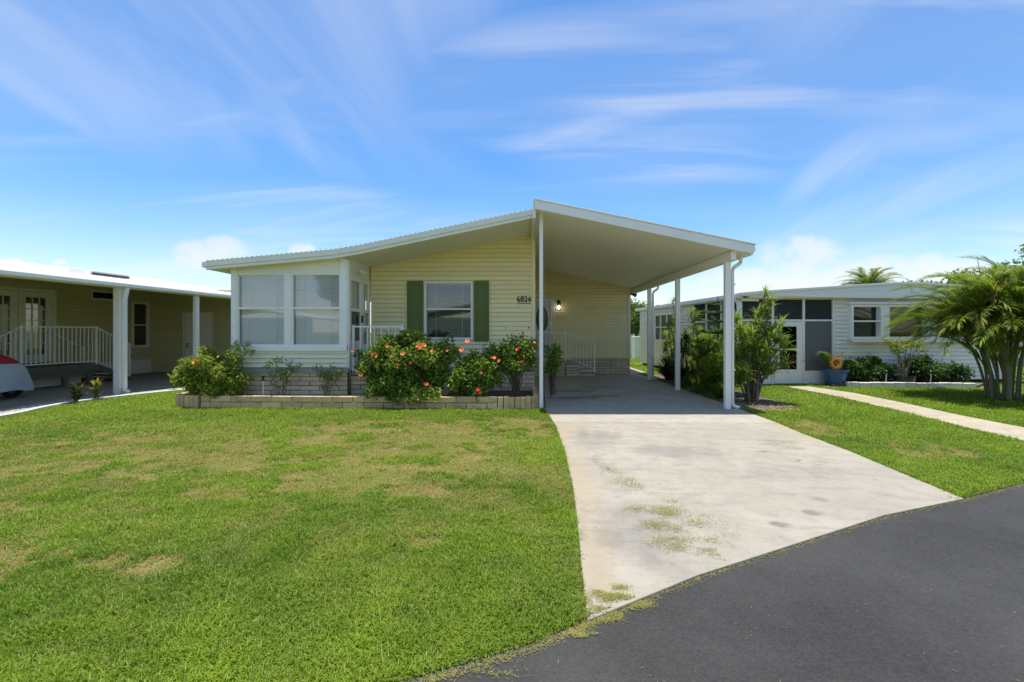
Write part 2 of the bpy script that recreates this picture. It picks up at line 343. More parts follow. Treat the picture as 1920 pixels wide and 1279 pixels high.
    def build(s, name, mat, parent=None, org=None, bevel=0., smooth=False, lv=None):
        off = OFF[parent.name] if parent is not None else (Vector(org) if org is not None else None)
        if off is not None and off.length > 0: s.v = [(x-off.x, y-off.y, z-off.z) for x, y, z in s.v]
        o = link(name, s.mesh(name, mat, smooth, lv), None, parent, org)
        if bevel:
            b = o.modifiers.new('bevel', 'BEVEL'); b.width = bevel; b.segments = 2; b.limit_method = 'ANGLE'; b.harden_normals = False
        return o
def box(name, mat, parent, a0, a1, b0, b1, z0, z1, fr=ID, bevel=0.):
    return MB().box(a0, a1, b0, b1, z0, z1, fr).build(name, mat, parent, bevel=bevel)
def np_mesh(name, V, k, mat, attrs):
    """faces of k consecutive vertices each"""
    n = len(V); f = n//k; me = bpy.data.meshes.new(name)
    me.vertices.add(n); me.vertices.foreach_set('co', np.ascontiguousarray(V, np.float32).ravel())
    me.loops.add(n); me.loops.foreach_set('vertex_index', np.arange(n, dtype=np.int32))
    me.polygons.add(f); me.polygons.foreach_set('loop_start', np.arange(0, n, k, dtype=np.int32))
    for nm, vals in attrs.items(): me.attributes.new(nm, 'FLOAT', 'FACE').data.foreach_set('value', np.ascontiguousarray(vals, np.float32))
    me.materials.append(MATS[mat]); me.update(calc_edges=True); return me
def unit(a): return a/np.maximum(np.linalg.norm(a, axis=1, keepdims=True), 1e-6)
def leaf_mesh(name, P, D, N, ln, w, mat, lv):
    """folded four-cornered leaves"""
    D = unit(D); Sd = unit(np.cross(D, N)); N = np.cross(Sd, D); ln = ln[:, None]; w = w[:, None]
    a = P; c = P+D*ln-N*ln*.12; l = P+D*ln*.45-Sd*w*.5+N*w*.22; r = P+D*ln*.45+Sd*w*.5+N*w*.22
    V = np.stack([a, l, c, a, c, r], 1).reshape(-1, 3)
    return np_mesh(name, V, 3, mat, {'lv': np.repeat(lv, 2)})
def crown_mesh(name, clumps, per, ln, w, mat, off, up=.5, seed=1, shell=.45, zmin=.05):
    """leaves spread through clumps (x, y, z, r) or (x, y, z, rx, rz)"""
    g = np.random.default_rng(seed); P = []; D = []; LV = []; NN = []
    for cl in clumps:
        x, y, z = cl[:3]; rx = cl[3]; rz = cl[4] if len(cl) > 4 else rx
        n = max(6, int(per*(rx*rx*rz)**(2/3)*100)) if per < 1000 else int(per)
        d = unit(g.normal(size=(n, 3))); q = (g.random(n)**shell)[:, None]
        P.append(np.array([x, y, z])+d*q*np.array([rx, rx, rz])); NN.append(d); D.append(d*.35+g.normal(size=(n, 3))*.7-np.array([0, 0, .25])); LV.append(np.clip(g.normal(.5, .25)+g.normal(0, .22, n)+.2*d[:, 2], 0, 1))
    P = np.concatenate(P); D = np.concatenate(D); LV = np.concatenate(LV); NN = np.concatenate(NN); k = P[:, 2] > zmin; P = P[k]; D = D[k]; LV = LV[k]; NN = NN[k]; n = len(P)
    N = NN*.8+g.normal(size=(n, 3))*.45+np.array([0, 0, up])
    return leaf_mesh(name, P-np.array(off), D, N, ln*g.uniform(.6, 1.25, n), w*g.uniform(.7, 1.2, n), mat, LV)
def brick_mesh(name, lx, ly, lz, mat, seed):
    bm = bmesh.new(); bmesh.ops.create_cube(bm, size=1)
    for v in bm.verts: v.co = Vector((v.co.x*lx, v.co.y*ly, v.co.z*lz))
    bmesh.ops.bevel(bm, geom=bm.edges[:], offset=.008, segments=1, affect='EDGES')
    g = random.Random(seed)
    for v in bm.verts: v.co += Vector((g.uniform(-1, 1), g.uniform(-1, 1), g.uniform(-1, 1)))*.0035
    me = bpy.data.meshes.new(name); bm.to_mesh(me); bm.free(); me.materials.append(MATS[mat]); return me
PB = [brick_mesh('planter_brick', 1, .1, .112, 'planter_brick', i) for i in range(4)]
SB = [brick_mesh('skirt_brick', 1, .1, .085, 'skirt_brick', i+9) for i in range(4)]
ux = lambda fr: (Vector(fr(1, 0, 0))-Vector(fr(0, 0, 0)))
def ang(fr): u = ux(fr); return math.atan2(u.y, u.x)
def skirt(root, fr, a0, a1, z0, z1, course=.096, ln=.406, name='skirt', meshes=SB):
    s = box(name, 'mortar', root, a0, a1, -.09, -.016, z0, z1, fr)
    r = 0; z = z0+course/2
    while z+course/2 < z1+.03:
        a = a0-(ln/2 if r % 2 else 0)
        while a < a1-.02:
            b0 = max(a, a0); b1 = min(a+ln, a1)
            if b1-b0 > .04:
                put('brick', random.choice(meshes), s, fr((b0+b1)/2, -.05+random.uniform(-.004, .004), z), (random.uniform(-.01, .01), 0, ang(fr)+random.uniform(-.008, .008)), (b1-b0-.013, 1, 1))
            a += ln
        z += course; r += 1
    return s
def wall(root, fr, a0, a1, z0, top, course, holes, mat, name='wall', prot=.026):
    tf = top if callable(top) else (lambda a: top)
    w = MB(); br = sorted(set([a0, a1]+[h[0] for h in holes]+[h[1] for h in holes]))
    def slab(p, q, lo, hp, hq): w.ext([(p, lo), (q, lo), (q, hq), (p, hp)], -.1, -.012, fr)
    for p, q in zip(br[:-1], br[1:]):
        hs_ = sorted([h for h in holes if h[0] <= p+1e-6 and h[1] >= q-1e-6], key=lambda h: h[2]); lo = z0
        for h in hs_:
            if h[2] > lo+.01: slab(p, q, lo, h[2], h[2])
            lo = h[3]
        if lo < max(tf(p), tf(q)): slab(p, q, lo, tf(p), tf(q))
    wo_ = w.build(name, mat, root); z = z0
    while z < max(tf(a0), tf(a1)):
        zt = min(z+course, max(tf(a0), tf(a1))); xs = np.linspace(a0, a1, 300); ok = [x_ for x_ in xs if tf(x_) > z+.005]
        if ok:
            segs = [(min(ok), max(ok))]
            for h in holes:
                if h[2] < zt-course*.3 and h[3] > z+course*.3:
                    n2 = []
                    for p, q in segs:
                        if h[0] > p+.01: n2.append((p, min(q, h[0])))
                        if h[1] < q-.01: n2.append((max(p, h[1]), q))
                        if h[1] <= p or h[0] >= q: n2 = n2 if (p, min(q, h[0])) in n2 or (max(p, h[1]), q) in n2 else n2+[(p, q)]
                    segs = n2
            for p, q in segs:
                if q-p > .02:
                    pr = [(-.011, z+.013), (prot, z+.013), (prot*.95, z+.026), (.004, zt), (-.011, zt)]; m = MB()
                    n = len(pr); m.add([fr(p, b, zz_) for b, zz_ in pr]+[fr(q, b, zz_) for b, zz_ in pr], [tuple(range(n))[::-1], tuple(range(n, 2*n))]+[(i, (i+1) % n, n+(i+1) % n, n+i) for i in range(n)])
                    m.build('siding_plank', mat, wo_)
        z += course
    return wo_
def window(root, fr, a0, a1, z0, z1, rails=(), mulls=(), fw=.05, mat='white_paint', gl='clear_glass', blind=None, tilt=35, name='window', deep=.5, sill=True, out=.035, pitch=.05, inner='dark_room'):
    w = MB()
    w.box(a0, a0+fw, -.05, out, z0, z1, fr).box(a1-fw, a1, -.05, out, z0, z1, fr).box(a0+fw, a1-fw, -.05, out-.002, z1-fw, z1, fr).box(a0+fw, a1-fw, -.05, out-.002, z0, z0+fw, fr)
    for m in mulls: w.box(m[0], m[1], -.05, out-.004, z0+fw, z1-fw, fr)
    o = w.build(name, mat, root, bevel=.004)
    cols = []; a = a0+fw
    for m in list(mulls)+[(a1-fw, a1)]: cols.append((a, m[0])); a = m[1]
    for ci, (p, q) in enumerate(cols):
        rl = rails[ci] if rails and isinstance(rails[0], (list, tuple)) else rails
        zb = z0+fw; zs = [(r-.022, r+.022) for r in rl]+[(z1-fw, z1)]
        for r in rl: box('meeting_rail', mat, o, p, q, -.03, out-.012, r-.022, r+.022, fr, .003)
        for k, (lo, hi) in enumerate(zs):
            b = -.012-(.0 if k else .008)
            box('pane', gl, o, p+.001, q-.001, b-.003, b, zb, lo, fr); zb = hi
        if blind:
            m = MB(); z = z0+fw+.02; t = R(tilt); hw = .026 if tilt > 40 else .019
            while z < z1-fw-.01:
                dz = hw*math.sin(t); db = hw*math.cos(t); j = random.uniform(-.15, .15)*.01
                m.add([fr(p+.01, -.075+db, z-dz+j), fr(q-.01, -.075+db, z-dz-j), fr(q-.01, -.075-db, z+dz-j), fr(p+.01, -.075-db, z+dz+j)], [(0, 1, 2, 3)]); z += pitch
            m.box(p+.006, q-.006, -.1, -.05, z1-fw-.03, z1-fw, fr)
            for f in (.2, .8): m.box(p+(q-p)*f-.004, p+(q-p)*f+.004, -.1, -.048, z0+fw, z1-fw, fr)
            tag(m.build('blind', blind, o), kind='stuff')
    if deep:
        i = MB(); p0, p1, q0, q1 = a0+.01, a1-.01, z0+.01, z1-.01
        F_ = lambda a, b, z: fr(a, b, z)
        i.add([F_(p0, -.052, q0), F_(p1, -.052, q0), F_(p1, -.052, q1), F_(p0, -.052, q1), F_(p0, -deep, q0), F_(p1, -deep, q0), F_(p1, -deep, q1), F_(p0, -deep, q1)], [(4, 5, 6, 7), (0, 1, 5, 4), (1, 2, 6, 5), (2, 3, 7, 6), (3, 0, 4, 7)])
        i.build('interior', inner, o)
    return o
BAL = MB().box(-.5, .5, -.5, .5, 0, 1).mesh('baluster', 'white_metal')
def railing(root, p0, p1, zb0, zb1, h, spacing=.12, post0=True, post1=True, pw=.045, bw=.018, gap=.09, mat='white_metal'):
    """straight rail from p0 to p1 (plan points); zb = floor height at each end"""
    p0 = Vector((*p0, 0)); p1 = Vector((*p1, 0)); d = p1-p0; l = d.length; a = math.atan2(d.y, d.x)
    def at(t, z): q = p0+d*t; return (q.x, q.y, z)
    zb = lambda t: zb0+(zb1-zb0)*t
    for t, on in ((0, post0), (1, post1)):
        if on: put('post', BAL, root, at(t, zb(t)-.02), (0, 0, a), (pw, pw, h+.04))
    nrm = Vector((-d.y, d.x, 0)).normalized()
    for nm, hh, w, tk in (('top_rail', h, .04, .03), ('bottom_rail', gap, .03, .025)):
        m = MB(); vs = []
        for t in (0, 1):
            for sz in (0, 1):
                for sn in (-1, 1): q = Vector(at(t, zb(t)+hh-tk*(1-sz)))+nrm*sn*w/2; vs.append(tuple(q))
        m.add(vs, [(0, 1, 3, 2), (4, 6, 7, 5), (0, 4, 5, 1), (2, 3, 7, 6), (0, 2, 6, 4), (1, 5, 7, 3)]); m.build(nm, mat, root)
    n = max(2, int(round(l/spacing)))
    for i in range(1, n): t = i/n; put('baluster', BAL, root, at(t, zb(t)+gap-.01), (0, 0, a), (bw, bw, h-gap-.015))
def pts_curve(pts, n=6):
    out = []
    P_ = [Vector(p) for p in pts]
    for i in range(len(P_)-1):
        a, b, c, d = P_[max(i-1, 0)], P_[i], P_[i+1], P_[min(i+2, len(P_)-1)]
        for k in range(n):
            t = k/n; out.append(.5*((2*b)+(c-a)*t+(2*a-5*b+4*c-d)*t*t+(3*b-a-3*c+d)*t**3))
    out.append(P_[-1]); return out
def downspout(root, x, y, ztop, gx, gz, name='downspout', w=.035):
    """square-ish pipe: outlet at the gutter, elbow to the post, down, kick-out foot"""
    p = pts_curve([(gx, y, gz), (gx, y, gz-.07), (gx-.02, y, gz-.12), (x+.03, y, ztop+.02), (x, y, ztop-.05)], 4)+[Vector((x, y, ztop-.4)), Vector((x, y, .3))]+pts_curve([(x, y, .16), (x+.01, y, .09), (x+.06, y, .045), (x+.13, y, .035)], 3)
    return MB().tube(p, w, 8).build(name, 'white_metal', root, smooth=True)

# ------------------------------------------------------------------ setting
ROAD = [(-60, -6), (-30, -3.2), (-10, -.25), (-4, 1.0), (-1.6, 1.62), (-.54, 2.0), (-.28, 2.11), (.06, 2.27), (.34, 2.45), (1.07, 2.92), (2.01, 3.41), (2.95, 3.9), (3.95, 4.29), (5.0, 4.76), (8, 5.85), (14, 7.4), (30, 9.6), (60, 10.5)]
DL = [(.34, 2.47), (.38, 2.89), (.43, 3.5), (.5, 4.44), (.55, 5.8), (.56, 7.43), (.46, 9.05)]
DR = [(3.95, 4.31), (4.01, 4.94), (4.1, 5.86), (4.13, 6.99), (4.2, 7.75), (4.22, 9.2)]
tag(MB().quad((-900, -900, -.06), (900, -900, -.06), (900, 900, -.06), (-900, 900, -.06)).build('ground', 'far_turf'), kind='structure')
tag(MB().prism(ROAD+[(60, 80), (-60, 80)], -.055, 0).build('lawn', 'turf'), kind='structure')
tag(MB().prism([(x_, y_+.12) for x_, y_ in ROAD]+[(60, 1.5), (30, .8), (14, -1), (5, -3.2), (0, -5.6), (-10, -8.5), (-30, -12), (-60, -15)], -.058, -.004).build('road', 'asphalt'), kind='structure')
dw = thing('driveway', None, None, (2.2, 6, 0)); tag(dw, kind='structure')
lo = [p for p in DL if p[1] < 7.6]
MB().prism([(.345, 2.43), (1.08, 2.89), (2.02, 3.38), (2.96, 3.87)]+[(3.96, 4.265)]+DR[1:4]+[(4.2, 7.72), (.55, 7.72)]+lo[::-1][:-1], -.05, .012).build('slab', 'drive_concrete', dw, bevel=.006)
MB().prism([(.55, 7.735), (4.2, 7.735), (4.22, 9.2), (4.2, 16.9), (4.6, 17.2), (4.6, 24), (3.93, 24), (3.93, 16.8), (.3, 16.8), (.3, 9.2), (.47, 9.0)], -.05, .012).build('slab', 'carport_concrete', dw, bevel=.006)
PATH = [(7.2, 12.9), (7.3, 11), (7.12, 8.9), (6.94, 7.54), (6.87, 6.53), (6.85, 5.47)]; PATHR = [(7.85, 12.9), (8.1, 11.5), (8.0, 9.9), (7.84, 8.5), (7.82, 7.44), (7.82, 5.8)]
tag(MB().prism(PATH+PATHR[::-1], -.05, .014).build('garden_path', 'path_concrete', bevel=.006), kind='structure')

# ------------------------------------------------------------------ yellow house
H = thing('mobile_home', 'pale yellow siding mobile home with green shutters and long sloping roof', 'house', (-1.5, 11, 0))
sof = lambda x_: 3.76+(x_-.29)*.2036           # soffit height of the main roof
fm = frame(0, 11, 1, 0)                          # main front wall, a = world x
wall(H, fm, -3.52, .30, .66, lambda a: sof(a)+.03, .107, [(-2.26, -1.11, 1.31, 2.68)], 'yellow_siding', 'front_wall')
box('corner_trim', 'yellow_siding', H, .255, .345, 10.965, 11.06, .64, 3.79, bevel=.004)
box('end_wall', 'yellow_siding', H, .25, .34, 11.1, 16.7, 0, 3.78)
box('ledge', 'ledge_grey', H, -3.5, .33, 10.94, 11.0, .60, .66, bevel=.004)
skirt(H, fm, -3.52, .33, 0, .6)
window(H, fm, -2.26, -1.11, 1.31, 2.68, rails=(2.03,), fw=.055, blind='blind_grey', tilt=12, out=.05)
for x0, x1 in ((-2.66, -2.285), (-1.085, -.735)):
    s = MB().box(x0, x1, 10.955, 10.978, 1.28, 2.69)
    for a, b in ((x0, x0+.05), (x1-.05, x1)): s.box(a, b, 10.94, 10.955, 1.28, 2.69)
    for a, b in ((1.28, 1.35), (1.93, 2.0), (2.62, 2.69)): s.box(x0+.05, x1-.05, 10.94, 10.955, a, b)
    s = s.build('shutter', 'green_shutter', H, bevel=.003)
    for a, b in ((1.39, 1.89), (2.04, 2.58)): box('panel', 'green_shutter', s, x0+.085, x1-.085, 10.947, 10.9545, a, b, bevel=.004)
# sunroom
fs = frame(0, 9.6, 1, 0); XL, XR = -5.97, -3.56
wall(H, fs, XL, XR, .755, 1.13, .094, [], 'cream_siding', 'sunroom_wall')
box('ledge', 'ledge_grey', H, XL-.02, XR+.03, 9.555, 9.62, .65, .75, bevel=.004)
skirt(H, fs, XL, XR, 0, .65)
rf = lambda x_: (2.76 if x_ > -3.49 else 2.76)+(x_+6.35)*.0909-.02
sr = lambda x_: 2.78+(x_+6.35)*.0735
MB().ext([(XL, 2.68), (XR, 2.68), (XR, sr(XR)+.05), (XL, sr(XL)+.05)], 9.60, 9.66).build('header_panel', 'warm_white', H)
for i, (a, b) in enumerate(((XL, -5.85), (-4.845, -4.715), (-3.70, XR))):
    c = box('corner_post' if i != 1 else 'mullion_post', 'white_paint', H, a, b, 9.565, 9.66, 1.135, 2.70 if i == 1 else sr(b)+.02, bevel=.005)
    for k in range(5):
        for e in (.025, b-a-.025):
            if i != 1 or k in (0, 4): MB().lathe([(.006, 1.25+k*.33), (.006, 1.262+k*.33)], a+e, 9.562, 8).build('screw', 'steel', c)
box('sill', 'white_paint', H, XL, XR, 9.55, 9.66, 1.10, 1.21, bevel=.006)
for a, b in ((-5.85, -4.845), (-4.715, -3.70)):
    window(H, fs, a, b, 1.205, 2.70, rails=(1.985,), fw=.03, blind='blind', tilt=62, out=.022, name='sunroom_window', pitch=.045)
fside = frame(XR, 9.6, 0, 1)                     # sunroom side wall, faces +x, a = y - 9.6
MB().ext([(0, 2.66), (1.4, 2.66), (1.4, 3.09), (0, 3.07)], -.06, 0, fside).build('side_header', 'warm_white', H)
MB().box(0, .1, -.06, .03, .66, 2.99, fside).build('corner_post', 'white_paint', H, bevel=.004)
dr = MB().box(.11, .16, -.04, .02, .68, 2.66, fside).box(.76, .82, -.04, .02, .68, 2.66, fside).box(.16, .76, -.04, .018, 2.58, 2.66, fside).box(.16, .76, -.04, .018, 1.93, 2.0, fside).box(.16, .76, -.04, .018, .68, 1.30, fside).build('screen_door', 'white_paint', H, bevel=.004)
box('pane', 'clear_glass', dr, .16, .76, -.02, -.016, 2.0, 2.58, fside); box('pane', 'dark_glass', dr, .16, .76, -.02, -.016, 1.30, 1.93, fside)
box('blind', 'blind', dr, .17, .75, -.07, -.065, 2.0, 2.58, fside); box('handle', 'black_paint', dr, .77, .80, .02, .06, 1.70, 1.86, fside, .004)
sd = MB().box(.83, .93, -.04, .02, .68, 2.66, fside).box(1.3, 1.4, -.04, .02, .68, 2.66, fside).box(.93, 1.3, -.04, .018, 2.58, 2.66, fside).box(.93, 1.3, -.04, .018, 1.93, 2.0, fside).box(.93, 1.3, -.04, .018, .68, 1.22, fside).build('side_light', 'white_paint', H, bevel=.004)
box('pane', 'clear_glass', sd, .93, 1.3, -.02, -.016, 2.0, 2.58, fside); box('pane', 'dark_glass', sd, .93, 1.3, -.02, -.016, 1.22, 1.93, fside)
box('blind', 'blind', sd, .94, 1.29, -.07, -.065, 2.0, 2.58, fside)
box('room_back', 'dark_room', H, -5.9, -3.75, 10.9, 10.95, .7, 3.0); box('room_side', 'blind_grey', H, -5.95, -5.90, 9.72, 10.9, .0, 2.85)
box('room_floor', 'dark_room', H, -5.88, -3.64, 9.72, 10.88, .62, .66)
# wall behind the carport
fb = frame(0, 16.7, 1, 0); ct = lambda x_: 3.78-(x_-.27)*.213
wall(H, fb, .34, 3.83, .56, lambda a: ct(a)+.02, .107, [(.34, 1.17, .58, 2.71)], 'yellow_siding', 'back_wall')
box('corner_trim', 'cream_siding', H, 3.80, 3.89, 16.66, 16.76, .54, 3.06, bevel=.004)
skirt(H, fb, .34, 3.88, 0, .56)
box('end_wall', 'yellow_siding', H, 3.80, 3.87, 16.78, 24, 0, 3.0)
d = MB().box(.36, .42, 16.66, 16.76, .58, 2.70).box(1.1, 1.16, 16.66, 16.76, .58, 2.70).box(.42, 1.1, 16.66, 16.76, 2.63, 2.70).build('door_frame', 'door_grey', H, bevel=.004)
door = box('door', 'door_grey', H, .425, 1.095, 16.70, 16.745, .60, 2.625, bevel=.004)
def ellipse_ring(cx, cz, rx, rz, w, y0, y1, n=36):
    m = MB()
    for k in range(n):
        t = 2*math.pi*k/n
        for q in (0, 1):
            for yy in (y0, y1): m.v.append((cx+(rx-q*w)*math.cos(t), yy, cz+(rz-q*w)*math.sin(t)))
    for k in range(n):
        a = 4*k; b = 4*((k+1) % n); m.f += [(a, b, b+2, a+2), (a+1, a+3, b+3, b+1), (a, a+1, b+1, b), (a+2, b+2, b+3, a+3)]
    return m
ellipse_ring(.76, 1.95,   .205, .45, .05, 16.675, 16.7).build('oval_trim', 'black_paint', door)
m = MB(); m.add([(.76+.17*math.cos(2*math.pi*k/36), 16.692, 1.95+.41*math.sin(2*math.pi*k/36)) for k in range(36)], [tuple(range(36))]); m.build('oval_pane', 'black_glass', door)
m = MB(); m.add([(.76+.17*math.cos(2*math.pi*k/36), 16.696, 1.95+.41*math.sin(2*math.pi*k/36)) for k in range(36)], [tuple(range(36))]); m.build('oval_backing', 'dark_room', door)
for zz_ in (1.66, 1.79): MB().tube([(1.04, 16.70, zz_), (1.04, 16.66, zz_), (1.04, 16.64, zz_)], [.018, .022, .03], 12).build('knob', 'steel', door)
# roof, fascia, soffit
def roofprof(o, th): return [(-6.35, 2.93+o), (-3.75, 3.155+o), (-3.25, 3.235+o), (.30, 3.955+o), (.30, 3.955+o-th), (-3.25, 3.235+o-th), (-3.75, 3.155+o-th), (-6.35, 2.93+o-th)]
roof = MB().ext(roofprof(-.005, .165), 9.40, 24).build('roof', 'warm_white', H)
MB().ext(roofprof(0, .115), 9.345, 9.40).build('fascia', 'warm_white', H, bevel=.004)
MB().ext(roofprof(-.117, .062), 9.362, 9.40).build('lower_fascia', 'warm_white', H, bevel=.004)
rb = MB()
for k in range(66):
    x_ = -6.3+k*.1; z_ = np.interp(x_, [-6.35, -3.75, -3.25, .3], [2.93, 3.155, 3.235, 3.955])
    rb.box(x_-.02, x_+.02, 9.338, 9.9, z_-.006, z_+.008)
tag(rb.build('roof_ribs', 'white_metal', roof), kind='stuff')
box('side_gutter', 'white_metal', H, -6.44, -6.352, 9.36, 23, 2.80, 2.92, bevel=.012)
MB().ext([(.3, 3.9), (4.3, 3.05), (4.3, 2.93), (.3, 3.78)], 17.32, 24).build('rear_roof', 'roof_white', H)
# house number
fc = bpy.data.curves.new('number', 'FONT'); fc.body = '6826'; fc.size = .19; fc.extrude = .005; fc.offset = .0025; fc.space_character = 1.08; fc.align_x = 'CENTER'
fo = bpy.data.objects.new('tmp', fc); C.objects.link(fo); dg = bpy.context.evaluated_depsgraph_get(); me = bpy.data.meshes.new_from_object(fo.evaluated_get(dg)); bpy.data.objects.remove(fo)
me.materials.clear(); me.materials.append(MATS['black_paint'])
no = put('house_number', me, H, (.085, 10.968, 2.20), (R(90), 0, 0), (.86, 1.0, 1))
box('number_rail', 'black_paint', H, -.07, .24, 10.962, 10.972, 2.158, 2.172)
# security light on the sunroom header
sl_ = thing('floodlight', 'white twin floodlight on the sunroom side header under the eave', 'floodlight', (-3.55, 10.1, 2.85))
MB().tube([(-3.56, 10.1, 2.86), (-3.52, 10.1, 2.86)], .05, 14).build('base', 'warm_white', sl_, smooth=False)
for q in (-1, 1): MB().tube([(-3.52, 10.1, 2.86), (-3.47, 10.1+q*.05, 2.84), (-3.43, 10.1+q*.08, 2.81), (-3.37, 10.1+q*.10, 2.77)], [.012, .015, .035, .045], 12).build('lamp_head', 'warm_white', sl_)
# lantern by the entry door, lit
ln = thing('wall_lantern', 'small black lit lantern on the wall beside the entry door', 'lantern', (1.35, 16.68, 2.3))
MB().box(1.31, 1.39, 16.66, 16.69, 2.42, 2.62).box(1.335, 1.365, 16.56, 16.66, 2.60, 2.63).build('bracket', 'black_paint', ln, bevel=.004)
MB().lathe([(.015, 2.62), (.03, 2.58), (.085, 2.50), (.09, 2.485)], 1.35, 16.56, 8).build('cap', 'black_paint', ln)
m = MB()
for k in range(4): a = R(45+90*k); m.tube([(1.35+.055*math.cos(a), 16.56+.055*math.sin(a), 2.27), (1.35+.075*math.cos(a), 16.56+.075*math.sin(a), 2.49)], .007, 6)
m.lathe([(.03, 2.23), (.06, 2.25), (.06, 2.27)], 1.35, 16.56, 8).build('cage', 'black_paint', ln)
MB().lathe([(.012, 2.28), (.03, 2.32), (.04, 2.36), (.03, 2.40), (.012, 2.43)], 1.35, 16.56, 14).build('bulb', 'bulb', ln, smooth=True)
# dark floodlight at the back corner
cl_ = thing('corner_spotlight', 'black spotlight high on the corner under the carport beam', 'spotlight', (3.92, 16.7, 2.8))
MB().tube([(3.87, 16.72, 2.84), (3.93, 16.70, 2.84)], .05, 12).build('base', 'black_paint', cl_)
MB().tube([(3.93, 16.70, 2.84), (3.99, 16.66, 2.82), (4.06, 16.60, 2.78)], [.03, .06, .075], 14).build('lamp_head', 'black_paint', cl_)

# ------------------------------------------------------------------ landing with rail by the sunroom door
pl = thing('porch_landing', 'small raised landing with white metal rail beside the sunroom door', 'porch', (-3.0, 10.3, 0))
box('deck', 'ledge_grey', pl, -3.52, -2.42, 9.72, 10.93, .60, .68, bevel=.006)
skirt(pl, frame(0, 9.76, 1, 0), -3.555, -2.44, 0, .6, name='base')
railing(pl, (-3.50, 9.77), (-2.47, 9.77), .69, .69, .93, .148)
for i in range(3): box('step', 'ledge_grey', pl, -2.42+.28*i, -2.14+.28*i, 9.75, 10.9, 0, .51-.17*i, bevel=.006)
# ------------------------------------------------------------------ entry steps under the carport
es = thing('entry_steps', 'block steps with white handrail at the entry door under the carport', 'steps', (1.4, 16.2, 0))
fe = frame(0, 15.85, 1, 0)
skirt(es, fe, .36, 1.50, 0, .50, name='landing_base'); box('landing', 'kerb_white', es, .36, 1.53, 15.82, 16.58, .505, .555, bevel=.008)
for k, (a, b, z_) in enumerate(((1.53, 2.02, .34), (2.02, 2.52, .17))):
    skirt(es, fe, a, b, 0, z_-.045, name='step_base'); box('step', 'kerb_white', es, a+.005, b+.02, 15.82, 16.56, z_-.04, z_+.01, bevel=.008)
railing(es, (.5, 15.9), (1.52, 15.9), .555, .555, .93, .13); railing(es, (1.52, 15.9), (2.50, 15.9), .555, .16, .93, .13, post0=False)

# ------------------------------------------------------------------ carport
cp = thing('carport', 'white flat-panel carport roof on slim white posts over the driveway', 'carport', (2.2, 12, 0))
X0, X1 = .27, 4.31; ctz = lambda x_: 3.80-(x_-X0)*.2125
MB().ext([(X0+.02, ctz(X0)+.09), (X1-.06, ctz(X1)+.09+.01), (X1-.06, ctz(X1)+.015), (X0+.02, ctz(X0)-.0)], 8.80, 17.3).build('roof_panel', 'ceiling_white', cp)
MB().ext([(X0, ctz(X0)+.155), (X1+.02, ctz(X1)+.155), (X1-.03, ctz(X1)+.0), (X0, ctz(X0)-.012)], 8.74, 8.80).build('front_fascia', 'white_metal', cp, bevel=.005)
MB().ext([(X0-.01, ctz(X0)+.185), (X1+.03, ctz(X1)+.185), (X1+.03, ctz(X1)+.158), (X0-.01, ctz(X0)+.158)], 8.725, 8.85).build('drip_edge', 'white_metal', cp, bevel=.004)
box('ridge_flashing', 'warm_white', cp, X0-.03, X0+.015, 8.803, 17.3, 3.63, 3.96)
g = MB().ext([(X1-.055, ctz(X1)-.02), (X1+.0, ctz(X1)-.02), (X1+.045, ctz(X1)+.05), (X1+.06, ctz(X1)+.12), (X1+.045, ctz(X1)+.13), (X1-.055, ctz(X1)+.10)], 8.803, 17.3).build('gutter', 'white_metal', cp, bevel=.004)
box('beam', 'ceiling_white', cp, 3.93, 4.03, 8.83, 17.2, 2.84, 3.01, bevel=.006)
for y_ in (9.11, 11.97, 14.58): box('post', 'white_metal', cp, 3.925, 4.035, y_-.05, y_+.05,   .012, 2.838, bevel=.01)
box('post', 'white_metal', cp, .365, .435, 9.06, 9.13, .012, 3.775, bevel=.008)
box('post_bracket', 'white_metal', cp, .37, .43, 9.045, 9.058, 3.66, 3.775)
downspout(cp, 4.10, 9.16, 2.72, 4.26, 2.94); downspout(cp, 4.10, 14.62, 2.72, 4.26, 2.94)
for y_ in (9.16, 14.62):
    for z_ in (.75, 1.55, 2.4): box('strap', 'white_metal', cp, 4.03, 4.14, y_-.042, y_+.042, z_, z_+.03)
rod = MB().tube([(.47, 9.13, .02), (.455, 9.14, .45), (.452, 9.14, .9)], .008, 6).tube([(.455, 9.14, .3), (.49, 9.10, .02)], .006, 6).build('plant_stake', 'black_paint', org=(.46, 9.13, 0))
tag(rod, 'thin black metal stake leaning at the foot of the front carport post', 'stake')

# ------------------------------------------------------------------ brick planter
bp_ = thing('brick_planter', 'low tan block planter along the front of the yellow house', 'planter', (-3.2, 9.1, 0))
core = MB().prism([(-6.85, 9.35), (-6.3, 9.15), (-.5, 9.10), (.25, 9.13), (.25, 10.95), (-3.5, 10.95), (-3.5, 9.57), (-6.85, 9.57)], -.02, .13).build('soil_bed', 'soil', bp_)
fp = frame(-6.27, 9.13, 5.82, -.05); ln_ = .402
for r in (0, 1):
    a = -.2*r
    while a < 5.78:
        b0, b1 = max(a, 0), min(a+ln_, 5.82)
        if b1-b0 > .05: put('brick', random.choice(PB), bp_, fp((b0+b1)/2, random.uniform(-.006, .006), .062+.121*r+random.uniform(-.003, .003)), (random.uniform(-.012, .012), random.uniform(-.008, .008), ang(fp)+random.uniform(-.012, .012)), (b1-b0-.012, 1, 1))
        a += ln_
SOL = [brick_mesh('soldier_brick', .098, .1, .245, 'planter_brick', 30+i) for i in range(3)]
